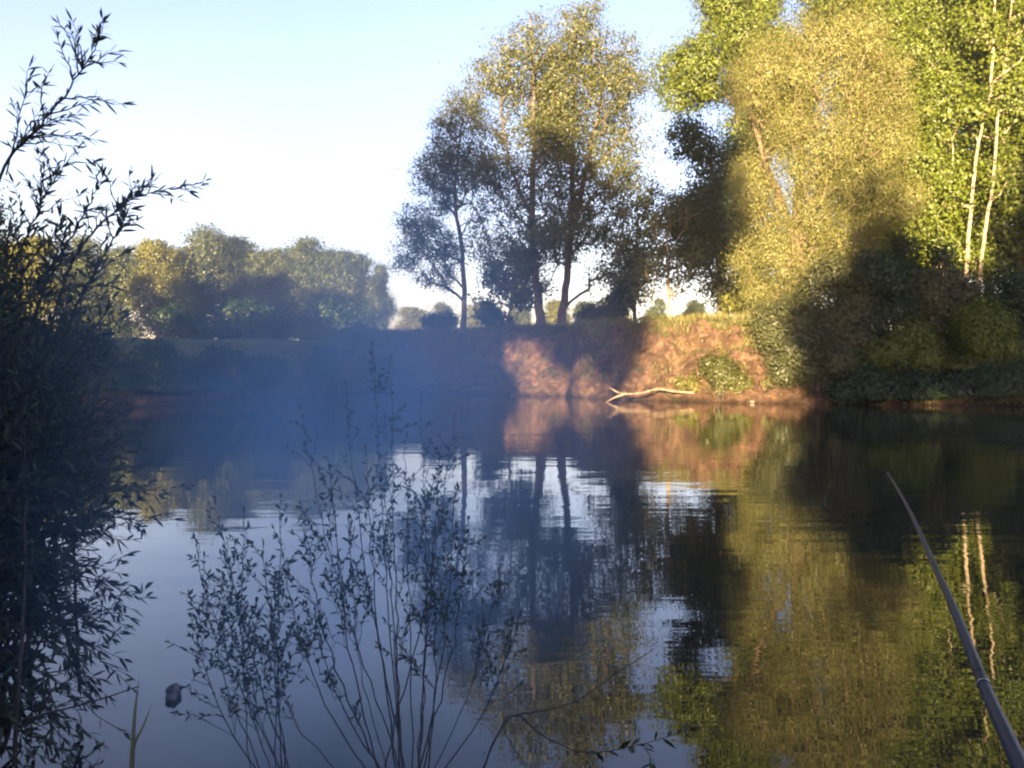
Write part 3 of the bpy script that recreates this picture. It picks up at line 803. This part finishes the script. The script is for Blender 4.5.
rng = np.random.default_rng(5)
WB = np.array([-2.8, 3.6, 0.15])
ws = thing('willow_shrub', 'big dark willow shrub on the near bank at left, leafy sprays against the sky', 'shrub', WB)
ms, ml = MB(), MB()
Z = 4.1
def nb(px, py, z=Z): return at(px, py, z)
# the sprays that stand out against the sky
twiggy(ms, ml, rng, [WB, nb(-40, 320), nb(0, 180), nb(50, 118), nb(90, 62), nb(107, 28)], 0.012, 20, 0.34, 0.066, 0.011, 0.021, 0.58)
twiggy(ms, ml, rng, [nb(8, 176), nb(20, 130), nb(28, 90), nb(32, 66)], 0.004, 5, 0.16, 0.066, 0.011, 0.018, 0.2)
twiggy(ms, ml, rng, [WB, nb(20, 400), nb(70, 270), nb(110, 216), nb(150, 194), nb(207, 182)], 0.010, 17, 0.22, 0.064, 0.011, 0.021, 0.5)
twiggy(ms, ml, rng, [WB, nb(-10, 380), nb(20, 260), nb(50, 190), nb(80, 148)], 0.010, 15, 0.3, 0.066, 0.011, 0.02, 0.45)
twiggy(ms, ml, rng, [WB, nb(0, 400), nb(45, 290), nb(85, 215), nb(105, 175)], 0.012, 10, 0.2, 0.08, 0.015, 0.02, 0.45)
twiggy(ms, ml, rng, [WB, nb(30, 420), nb(80, 300), nb(118, 235), nb(128, 212)], 0.012, 10, 0.2, 0.08, 0.015, 0.02, 0.4)
# the mass of the shrub
for k in range(215):
    px = rng.uniform(-190, 140); top = 205 + max(0, px - 50) * 1.5 + 270 * rng.uniform(0, 1) ** 1.7
    top = max(top, 190)
    z = Z + rng.uniform(-0.45, 0.9)
    tipp = at(px, top, z)
    b0 = WB + np.array([rng.normal(0, 0.35), rng.normal(0, 0.35), 0])
    mid = b0 * 0.5 + tipp * 0.5 + np.array([rng.normal(0, 0.12), rng.normal(0, 0.12), 0.18])
    twiggy(ms, ml, rng, [b0, mid, tipp], 0.009, 11, 0.34, 0.064, 0.0135, 0.021, 0.18)
# low arching sprays over the water
for (px, py, z) in [(150, 485, 4.0), (188, 486, 4.1), (172, 520, 4.0), (130, 540, 3.9), (118, 575, 3.9), (132, 610, 3.8), (110, 640, 3.7), (90, 690, 3.6), (120, 660, 3.8), (70, 730, 3.5), (40, 700, 3.6),
                    (100, 520, 4.3), (60, 560, 4.0), (30, 600, 3.8), (80, 600, 4.1), (10, 650, 3.7), (50, 640, 4.0), (0, 560, 3.9), (20, 740, 3.45), (96, 745, 3.5), (120, 735, 3.6), (60, 765, 3.4), (30, 690, 3.5), (85, 660, 3.7), (105, 700, 3.6), (45, 745, 3.4), (10, 720, 3.4), (75, 640, 3.8), (130, 690, 3.7), (0, 690, 3.5), (55, 600, 3.8), (100, 620, 3.8), (25, 650, 3.6), (10, 760, 3.3), (90, 768, 3.4), (140, 450, 4.3), (150, 430, 4.4), (160, 465, 4.5), (130, 410, 4.2), (148, 395, 4.4), (90, 470, 4.0), (60, 500, 3.9), (100, 450, 4.2)]:
    tipp = at(px, py, z)
    b0 = WB + np.array([rng.normal(0, 0.25), rng.normal(-0.1, 0.3), 0.1])
    mid = b0 * 0.45 + tipp * 0.55 + np.array([0, 0, 0.28])
    twiggy(ms, ml, rng, [b0, mid, tipp], 0.008, 9, 0.26, 0.056, 0.0135, 0.023, 0.3)
for k in range(46):
    px, py = rng.uniform(-30, 140), rng.uniform(470, 775)
    if px > 95 and py > 640: px -= 50
    z = rng.uniform(0.84, 0.97) * min(4.2, CAM_H * F / (py - HOR))
    tipp = at(px, py, z)
    b0 = WB + np.array([rng.normal(0, 0.25), rng.normal(-0.1, 0.3), 0.1])
    twiggy(ms, ml, rng, [b0, b0 * 0.45 + tipp * 0.55 + np.array([0, 0, 0.22]), tipp], 0.007, 9, 0.26, 0.054, 0.0135, 0.022, 0.35)
ms.v = [v - WB for v in ms.v]; ml.v = [v - WB for v in ml.v]
ms.build('stems', MAT['twig'], ws, True); ml.build('foliage', MAT['near_leaf'], ws, True)

# ------------------------------------------------------------------ open shrub at the water in the middle foreground
def water_shrub(label, base, tips, seed, leafy, extra_side, r0=0.009):
    rng = np.random.default_rng(seed)
    b = np.asarray(base, float)
    root = thing('water_shrub', label, 'shrub', b, 'shrubs standing at the near water edge')
    ms, ml = MB(), MB()
    for (px, py, z, bend) in tips:
        tp = at(px, py, z)
        b0 = b + np.array([rng.normal(0, 0.06), rng.normal(0, 0.06), -0.1])
        mid = b0 * 0.5 + tp * 0.5 + np.array([bend, 0, 0.03])
        c = shoot(ms, ml, rng, [b0, mid, tp], r0 * rng.uniform(0.5, 1.0), 0.032, 0.0105, 0.045 / leafy, 0.62, ang=0.8)
        n = len(c)
        for k in range(extra_side):
            t = 0.42 + 0.55 * rng.uniform(0, 1) ** 0.8; i = int(t * (n - 1))
            tan = unit(c[min(i + 1, n - 1)] - c[i - 1])
            d = unit(tan + unit(rng.normal(0, 1, 3)) * 0.7)
            L = rng.uniform(0.10, 0.34) * (1.25 - t)
            e = c[i] + d * L
            shoot(ms, ml, rng, [c[i], (c[i] + e) / 2 + rng.normal(0, 0.01, 3), e], 0.0012, 0.031, 0.0105, rng.choice([0.012, 0.024]) / leafy, 0.4, ang=0.8)
    ms.v = [v - b for v in ms.v]; ml.v = [v - b for v in ml.v]
    ms.build('stems', MAT['twig'], root, True); ml.build('foliage', MAT['sapling_leaf'], root, True)
    return root
water_shrub('leafy shrub with many fanned stems rising from the water at lower centre', at(402, 800, 3.3),
            [(385, 470, 3.5, -0.01), (330, 470, 3.4, -0.05), (300, 505, 3.3, -0.08), (440, 452, 3.6, 0.0), (425, 475, 3.7, 0.03), (405, 440, 3.8, 0), (365, 450, 3.6, -0.03), (348, 520, 3.2, -0.06),
             (455, 490, 3.4, 0.03), (470, 520, 3.6, 0.05), (280, 560, 3.2, -0.08), (390, 360, 4.0, 0.0), (345, 385, 4.0, -0.04), (420, 395, 4.1, 0.03), (455, 420, 4.0, 0.04), (372, 345, 4.1, -0.01),
             (300, 410, 4.0, -0.06), (500, 575, 3.4, 0.06), (520, 620, 3.3, 0.08), (260, 640, 3.1, -0.10), (310, 620, 3.1, -0.06), (435, 560, 3.1, 0.02)], 91, 1.0, 16, 0.0045)
water_shrub('sparser shrub with crossing twigs left of the fanned one', at(300, 815, 3.25),
            [(243, 515, 3.5, -0.03), (225, 560, 3.4, -0.05), (205, 590, 3.4, -0.07), (190, 620, 3.3, -0.08), (262, 545, 3.4, 0.0), (215, 500, 3.7, -0.04), (280, 500, 3.6, 0.0), 
             (235, 640, 3.1, -0.03), (270, 610, 3.2, 0.0), (195, 545, 3.6, -0.06)], 92, 1.0, 16, 0.004)
# thin bare twig reaching right over the water
def twig_thing(label, base, chains, leaf_at, seed):
    rng = np.random.default_rng(seed)
    b = np.asarray(base, float)
    root = thing('twig', label, 'twig', b)
    ms, ml = MB(), MB()
    for ctrl, r0, lv in chains:
        P = np.array(ctrl)
        if lv:
            shoot(ms, ml, rng, P, r0, 0.055, 0.022, 0.022, lv, ang=0.9)
        else:
            c = curve_pts(P, 16); ms.tube(c, np.linspace(r0, 0.0015, 16), 5, cap=False)
    ms.v = [v - b for v in ms.v]; ml.v = [v - b for v in ml.v]
    ms.build('stem', MAT['twig'], root, True); ml.build('leaves', MAT['near_leaf'], root, True)
tb = at(470, 800, 3.2)
twig_thing('thin forked twig reaching right over the water, leaves only at its tip', tb,
           [([tb, at(490, 755, 3.25), at(512, 718, 3.3), at(545, 738, 3.3), at(585, 756, 3.3), at(635, 748, 3.35), at(690, 732, 3.4)], 0.005, 0.68),
            ([at(512, 718, 3.3), at(570, 706, 3.35), at(610, 680, 3.4), at(655, 650, 3.5)], 0.003, 0),
            ([at(512, 718, 3.3), at(505, 735, 3.25), at(530, 775, 3.2)], 0.003, 0),
            ([at(640, 747, 3.35), at(650, 757, 3.33), at(655, 765, 3.32)], 0.002, 0.3)], None, 93)

# ------------------------------------------------------------------ reed and floating lump
def blade(ctrl, w, name, parent, base):
    c = curve_pts(ctrl, 14) - base
    mb = MB()
    t = np.linspace(0, 1, 14)
    wd = w * np.clip(1 - t ** 2.2, 0.02, 1)
    sidev = np.array([1.0, 0.25, 0.0]); sidev /= np.linalg.norm(sidev)
    fold = np.array([0, 0.35, 0])
    A = c - sidev * wd[:, None] * 0.5; B = c + fold * wd[:, None]; C = c + sidev * wd[:, None] * 0.5
    V = np.stack([A, B, C], 1).reshape(-1, 3)
    q = []
    for i in range(13):
        for j in range(2):
            q.append([i * 3 + j, i * 3 + j + 1, i * 3 + 4 + j, i * 3 + 3 + j])
    mb.add(V, q)
    return mb.build(name, MAT['reed'], parent, True)
MAT['reed'] = leaf_mat('reed', (0.20, 0.21, 0.11), (0.32, 0.31, 0.18), 0.3)
rb = at(127, 830, 2.75)
rd = thing('reed', 'pale green reed with two upright blades at the lower left', 'reed', rb)
blade([rb, at(129, 768, 2.75), at(132, 720, 2.75), at(137, 678, 2.78)], 0.017, 'blade', rd, rb)
blade([at(128, 785, 2.75), at(131, 750, 2.75), at(141, 728, 2.75), at(150, 704, 2.76)], 0.011, 'blade', rd, rb)
m2 = MB(); m2.tube(curve_pts([at(20, 722, 2.9), at(92, 703, 2.85), at(137, 688, 2.82)], 10), np.linspace(0.004, 0.002, 10), 6)
tag(m2.build('dry_stalk', MAT['twig'], None, True, loc=at(20, 726, 2.9)), 'thin dry stalk lying across the reed blade at lower left', 'stalk')

def lumpy(name, centers, mat, seed, parent=None, base=None):
    """rounded body from overlapping squashed spheres, one skin"""
    rng = np.random.default_rng(seed)
    mb = MB()
    for (c, r) in centers:
        nu, nv = 20, 12
        u = np.linspace(0, 2 * np.pi, nu, endpoint=False); v = np.linspace(0.02, np.pi - 0.02, nv)
        U, W = np.meshgrid(u, v)
        d = np.stack([np.sin(W) * np.cos(U), np.sin(W) * np.sin(U), np.cos(W)], -1)
        k = 1 + 0.06 * np.sin(3 * U + 2 * W + seed) + 0.05 * np.cos(5 * W + U * 2)
        V = np.asarray(c) + d * np.asarray(r) * k[..., None]
        i, j = np.meshgrid(np.arange(nv - 1), np.arange(nu), indexing='ij')
        Q = np.stack([i * nu + j, i * nu + (j + 1) % nu, (i + 1) * nu + (j + 1) % nu, (i + 1) * nu + j], -1)
        mb.add(V.reshape(-1, 3), Q.reshape(-1, 4))
    return mb.build(name, mat, parent, True, loc=base)
MAT['wet_stone'] = bark_mat('wet_stone', (0.09, 0.08, 0.085), (0.19, 0.17, 0.17), 18.0, (1, 1, 1), 0.3)
MAT['white_fleck'] = bark_mat('white_fleck', (0.55, 0.55, 0.56), (0.8, 0.8, 0.8), 30.0, (1, 1, 1), 0.2)
d = CAM_H * F / (700 - HOR)
c = np.array([(169 - 512) / F * d, d, 0.0])
lumpy('stone', [(c + [0, 0.03, 0.02], (0.036, 0.05, 0.036)), (c + [0.010, -0.03, 0.012], (0.026, 0.034, 0.02))], MAT['wet_stone'], 3, None, c)
tag(bpy.data.objects['stone'], 'dark rounded stone poking out of the calm water at lower left', 'stone')
d = CAM_H * F / (687 - HOR); c = np.array([(182 - 512) / F * d, d, 0.004])
lumpy('fleck', [(c, (0.02, 0.03, 0.006)), (c + [0.012, 0.02, 0.004], (0.01, 0.02, 0.006))], MAT['white_fleck'], 7, None, c)
tag(bpy.data.objects['fleck'], 'tiny white feather floating beside the dark stone', 'fleck')  # small white body lying on the water surface

# ------------------------------------------------------------------ driftwood at the far bank
dY = float(shore_y(8.0)) - 0.35
mb = MB()
def dw(px, py, dy=0.0): return at(px, py, dY + dy)
main = curve_pts([dw(714, 394, 0.9), dw(697, 393, 0.3), dw(675, 391.5), dw(658, 389, -0.1), dw(641, 393, -0.2), dw(622, 393.5, -0.2), dw(609, 387, -0.2), dw(599, 378, -0.1)], 30)
dbase = main[0]
rt = thing('fallen_branch', 'bare bleached branch lying at the foot of the sunlit bank', 'branch', dbase)
mb.tube(main - dbase, np.linspace(0.075, 0.022, 30) + 0.012 * np.sin(np.arange(30) * 1.7) + np.random.default_rng(4).normal(0, 0.008, 30), 8)
limb = mb.build('limb', MAT['driftwood'], rt, True)
f_ = curve_pts([dw(626, 393.5, -0.2), dw(616, 397, -0.3), dw(606, 402, -0.4)], 8)
mb = MB(); mb.tube(f_ - dbase, np.linspace(0.07, 0.03, 8), 6); mb.build('fork', MAT['driftwood'], limb, True)
f_ = curve_pts([dw(700, 393, 0.3), dw(690, 385, 0.2), dw(680, 381, 0.1)], 8)
mb = MB(); mb.tube(f_ - dbase, np.linspace(0.04, 0.012, 8), 6); mb.build('fork', MAT['driftwood'], limb, True)
# small pale stones by the water
MAT['pebble'] = bark_mat('pebble', (0.09, 0.07, 0.055), (0.20, 0.165, 0.13), 9.0, (1, 1, 1), 0.3)
for i, (px, lab, s) in enumerate([(512, 'small pale stone at the water line below the lit bluff', 0.09), (903, 'small pale stone at the shaded water line on the right', 0.10), (752, 'small pale stone at the water line left of the willow foot', 0.08)]):
    Yq = 42.0
    for _ in range(6):
        Yq = float(shore_y((px - 512) / F * Yq)) + 0.05
    c = np.array([(px - 512) / F * Yq, Yq, 0.07])
    o = lumpy('stone', [(c, (s * 1.4, s, s * 0.8)), (c + [s * 0.8, 0, -0.03], (s * 0.8, s * 0.7, s * 0.6))], MAT['pebble'], 20 + i, None, c)
    tag(o, lab, 'stone', 'stones at the foot of the far bank')

# ------------------------------------------------------------------ grass on the bank top
rng = np.random.default_rng(77)
def grass_patch(n, x0, x1, t0, t1, h, seed, name='grass', mat='grass_blade', w=0.03):
    rng = np.random.default_rng(seed)
    x = rng.uniform(x0, x1, n); t = rng.uniform(t0, t1, n) if t0 >= 0 else rng.normal(t1, abs(t0), n)
    y = shore_y(x) + t
    z = bank_z(x, t) - 0.03
    keep = (noise2(x, y, 8, 3.0) > -0.35)
    c = np.stack([x, y, z], -1)[keep]
    ax = np.array([0, -0.15, 1.0]) + rng.normal(0, 0.3, c.shape)
    mb = MB(); leaves(mb, rng, c, ax, h, w, 0.1)
    return mb
MAT['grass_blade'] = leaf_mat('grass_blade', (0.07, 0.075, 0.02), (0.16, 0.14, 0.045), 0.3)
a = grass_patch(26000, -34, 16, 2.3, 6.0, 0.34, 1)
b_ = grass_patch(9000, -34, 15.5, 0.6, 2.6, 0.22, 2)
a.v += b_.v; a.q += [q + a.n for q in b_.q]; a.n += b_.n
w1 = grass_patch(15000, -34, -2.0, 0.5, 3.2, 0.30, 3, w=0.05)
w2 = grass_patch(2500, 10.2, 15.0, 0.5, 2.6, 0.26, 4, w=0.05)
w3 = grass_patch(2200, 2.0, 5.6, 0.9, 3.0, 0.24, 5, w=0.045)
w4 = grass_patch(1100, 5.5, 12.5, 0.5, 3.0, 0.2, 6, w=0.04)
w5 = grass_patch(7000, 13.5, 30, 0.05, 3.5, 0.28, 7, w=0.05)
for q_ in (w1, w2, w3, w4, w5):
    a.v += q_.v; a.q += [q + a.n for q in q_.q]; a.n += q_.n
a.build('grass', MAT['grass_blade']); tag(bpy.data.objects['grass'], 'rough grass and weeds fringing the earth bank top', 'grass', kind='stuff')

# ------------------------------------------------------------------ fishing rod
m, nt, out = new_mat('carbon')
p = N(nt, 'ShaderNodeBsdfPrincipled', Roughness=0.35)
nz = N(nt, 'ShaderNodeTexNoise', Scale=60.0, Detail=3.0)
rr = ramp(nt, [(0.4, (0.006, 0.018, 0.040)), (0.65, (0.010, 0.028, 0.058))]); nt.links.new(nz.outputs['Fac'], rr.inputs[0]); nt.links.new(rr.outputs[0], p.inputs['Base Color']); p.inputs['Specular IOR Level'].default_value = 0.06
nt.links.new(p.outputs[0], out.inputs['Surface']); MAT['carbon'] = m
m, nt, out = new_mat('silver_ring')
p = N(nt, 'ShaderNodeBsdfPrincipled', Roughness=0.3, Metallic=0.8); p.inputs['Base Color'].default_value = (0.7, 0.72, 0.75, 1)
nt.links.new(p.outputs[0], out.inputs['Surface']); MAT['silver_ring'] = m
m, nt, out = new_mat('foam_grip')
p = N(nt, 'ShaderNodeBsdfPrincipled', Roughness=0.9); p.inputs['Base Color'].default_value = (0.02, 0.02, 0.022, 1)
nt.links.new(p.outputs[0], out.inputs['Surface']); MAT['foam_grip'] = m
zs = [0.62, 0.78, 1.0, 1.35, 1.75, 2.2, 2.7, 3.3]
pp = [(1062, 850), (1023, 766), (989, 692), (955, 608), (931, 556), (912, 514), (899, 490), (889, 474)]
pts = [at(px, py, z) for (px, py), z in zip(pp, zs)]
butt = pts[0] + (pts[0] - pts[1]) * 3.2
butt2 = pts[0] + (pts[0] - pts[1]) * 1.4
rodc = curve_pts([butt, butt2] + pts, 70)
rod = thing('fishing_rod', 'dark blue-grey fishing rod slanting out over the water at lower right', 'fishing rod', butt)
prog = np.linspace(0, 1, 70)
rad = np.interp(prog, [0, 0.18, 0.3, 0.45, 0.6, 0.8, 1.0], [0.0105, 0.0090, 0.0082, 0.0072, 0.0058, 0.0042, 0.0024])
cuts = [0, 8, 20, 32, 44, 56, 69]
# join nearest the silver ring of the photo
jr = int(np.argmin(np.linalg.norm(rodc - pts[2], axis=1)))
for a_, b2 in zip(cuts[1:-1], cuts[2:]):
    mb = MB(); mb.tube((rodc[a_:b2 + 1] - butt), rad[a_:b2 + 1] * np.linspace(1.0, 0.96, b2 - a_ + 1), 14); sec = mb.build('rod_section', MAT['carbon'], rod, True)
    if a_ <= jr < b2: ring_sec = sec
mb = MB(); mb.tube(rodc[0:9] - butt, rad[0:9] * 1.5, 14); mb.build('grip', MAT['foam_grip'], rod, True)
mb = MB(); mb.tube(np.array([rodc[jr] * 0.95 + rodc[jr + 1] * 0.05, rodc[jr] * 0.87 + rodc[jr + 1] * 0.13]) - butt, [rad[jr] * 1.10] * 2, 16); mb.build('joint_ring', MAT['silver_ring'], ring_sec, True)
mb = MB(); mb.tube(np.array([rodc[-1], rodc[-1] + (rodc[-1] - rodc[-2]) * 0.4]) - butt, [0.005, 0.003], 8); mb.build('tip_ring', MAT['silver_ring'], sec, True)
# forked rest that carries the butt on the near bank
rp = rodc[9]
rest = thing('rod_rest', 'forked stick holding up the fishing rod on the near bank', 'rod rest', (rp[0], rp[1], 0.3))
mb = MB(); mb.tube(np.array([(0, 0, -0.2), (0.01, 0, (rp[2] - 0.3) * 0.6), (0, 0, rp[2] - 0.3 - 0.05)]), [0.014, 0.013, 0.012], 8)
for s in (-1, 1):
    mb.tube(np.array([(0, 0, rp[2] - 0.36), (0.03 * s, 0, rp[2] - 0.3 + 0.0), (0.035 * s, 0, rp[2] - 0.3 + 0.05)]), [0.009, 0.008, 0.006], 6)
mb.build('forked_stick', MAT['twig'], rest, True)

# ------------------------------------------------------------------ campfire smoke drifting low over the water
def smoke_material():
    m, nt, out = new_mat('smoke')
    L = nt.links
    tc = N(nt, 'ShaderNodeTexCoord')
    # object space: unit ball scaled to the cloud
    ln = N(nt, 'ShaderNodeVectorMath', operation='LENGTH'); L.new(tc.outputs['Object'], ln.inputs[0])
    mr = N(nt, 'ShaderNodeMapRange', interpolation_type='SMOOTHSTEP'); mr.inputs[1].default_value = 0.05; mr.inputs[2].default_value = 0.98; mr.inputs[3].default_value = 1.0; mr.inputs[4].default_value = 0.0
    L.new(ln.outputs['Value'], mr.inputs[0])
    nz = N(nt, 'ShaderNodeTexNoise', Scale=2.3, Detail=3.0, Distortion=0.6); L.new(tc.outputs['Object'], nz.inputs['Vector'])
    m2_ = N(nt, 'ShaderNodeMapRange'); m2_.inputs[1].default_value = 0.3; m2_.inputs[2].default_value = 0.7; m2_.inputs[3].default_value = 0.1; m2_.inputs[4].default_value = 1.75
    L.new(nz.outputs['Fac'], m2_.inputs[0])
    mu = N(nt, 'ShaderNodeMath', operation='MULTIPLY'); L.new(mr.outputs[0], mu.inputs[0]); L.new(m2_.outputs[0], mu.inputs[1])
    de = N(nt, 'ShaderNodeMath', operation='MULTIPLY'); de.inputs[1].default_value = SMOKE_D; L.new(mu.outputs[0], de.inputs[0])
    v = N(nt, 'ShaderNodeVolumePrincipled'); v.inputs['Color'].default_value = (0.34, 0.63, 1.0, 1); v.inputs['Anisotropy'].default_value = 0.0
    L.new(de.outputs[0], v.inputs['Density'])
    L.new(v.outputs[0], out.inputs['Volume'])
    return m
SMOKE_D = 0.40
HAZE_D = 0.0003
SC = at(368, 450, 4.1); SR = (1.6, 2.5, 1.95)
u = np.linspace(0, 2 * np.pi, 28, endpoint=False); v_ = np.linspace(0.03, np.pi - 0.03, 16)
U, W = np.meshgrid(u, v_)
V = np.stack([np.sin(W) * np.cos(U), np.sin(W) * np.sin(U), np.cos(W)], -1).reshape(-1, 3)
i, j = np.meshgrid(np.arange(15), np.arange(28), indexing='ij')
Q = np.stack([i * 28 + j, (i + 1) * 28 + j, (i + 1) * 28 + (j + 1) % 28, i * 28 + (j + 1) % 28], -1).reshape(-1, 4)
smb = MB(); smb.add(V, Q)
smb.q.append(np.array([[0, t, t + 1, t + 2] for t in range(1, 26, 2)], np.int32)); smb.q.append(np.array([[420, 420 + t + 2, 420 + t + 1, 420 + t] for t in range(1, 26, 2)], np.int32))
so = smb.build('smoke', smoke_material(), None, True)
so.location = SC; so.scale = SR
tag(so, 'thin blue smoke drifting low over the water left of centre', 'smoke', kind='stuff')

# ------------------------------------------------------------------ evening air
m, nt, out = new_mat('haze')
v = N(nt, 'ShaderNodeVolumePrincipled'); v.inputs['Color'].default_value = (0.86, 0.92, 1.0, 1); v.inputs['Density'].default_value = HAZE_D
nt.links.new(v.outputs[0], out.inputs['Volume'])
hb = MB()
x0, x1, y0, y1, z0, z1 = -560, 560, -260, 720, -3.5, 40
hb.add([(x0, y0, z0), (x1, y0, z0), (x1, y1, z0), (x0, y1, z0), (x0, y0, z1), (x1, y0, z1), (x1, y1, z1), (x0, y1, z1)],
       [[0, 3, 2, 1], [4, 5, 6, 7], [0, 1, 5, 4], [1, 2, 6, 5], [2, 3, 7, 6], [3, 0, 4, 7]])
tag(hb.build('haze', m), kind='stuff')

# ------------------------------------------------------------------ light, sky, camera
w = bpy.data.worlds.new('World'); sc.world = w; w.use_nodes = True
nt = w.node_tree
sky = nt.nodes.new('ShaderNodeTexSky'); sky.sky_type = 'NISHITA'; sky.sun_disc = False
sky.sun_elevation = SUN_EL; sky.sun_rotation = math.pi + SUN_AZ
sky.air_density = 1.0; sky.dust_density = 0.8; sky.ozone_density = 1.2
bg = nt.nodes['Background']; bg.inputs[1].default_value = 0.055
wb = nt.nodes.new('ShaderNodeMix'); wb.data_type = 'RGBA'; wb.blend_type = 'MULTIPLY'; wb.inputs[0].default_value = 1
wb.inputs[7].default_value = (1.08, 0.92, 1.2, 1)
nt.links.new(sky.outputs[0], wb.inputs[6]); nt.links.new(wb.outputs[2], bg.inputs[0])
ld = bpy.data.lights.new('sun', 'SUN'); ld.energy = 5.0; ld.angle = R(0.5); ld.color = (1.0, 0.755, 0.43)
lo = bpy.data.objects.new('sun', ld); COL.objects.link(lo)
to_sun = Vector((-math.sin(SUN_AZ) * math.cos(SUN_EL), -math.cos(SUN_AZ) * math.cos(SUN_EL), math.sin(SUN_EL)))
lo.rotation_euler = to_sun.to_track_quat('Z', 'Y').to_euler(); lo.location = (0, -10, 20)

cam = bpy.data.cameras.new('camera'); co = bpy.data.objects.new('camera', cam); COL.objects.link(co)
cam.sensor_width = 36; cam.lens = 36 * F / 1024; cam.clip_end = 2000; cam.clip_start = 0.05
co.location = (0, 0, CAM_H); co.rotation_euler = (R(90) - math.atan((384 - HOR) / F), 0, 0)
sc.camera = co
sc.view_settings.view_transform = 'Standard'; sc.view_settings.look = 'None'; sc.view_settings.gamma = 1
sc.view_settings.exposure = 3.1
sc.cycles.use_denoising = True
sc.cycles.pixel_filter_type = 'BLACKMAN_HARRIS'; sc.cycles.filter_width = 2.2
sc.cycles.max_bounces = 6; sc.cycles.diffuse_bounces = 3; sc.cycles.glossy_bounces = 3; sc.cycles.transmission_bounces = 3; sc.cycles.volume_bounces = 1
sc.cycles.volume_step_rate = 2.0
sc.cycles.sample_clamp_indirect = 8
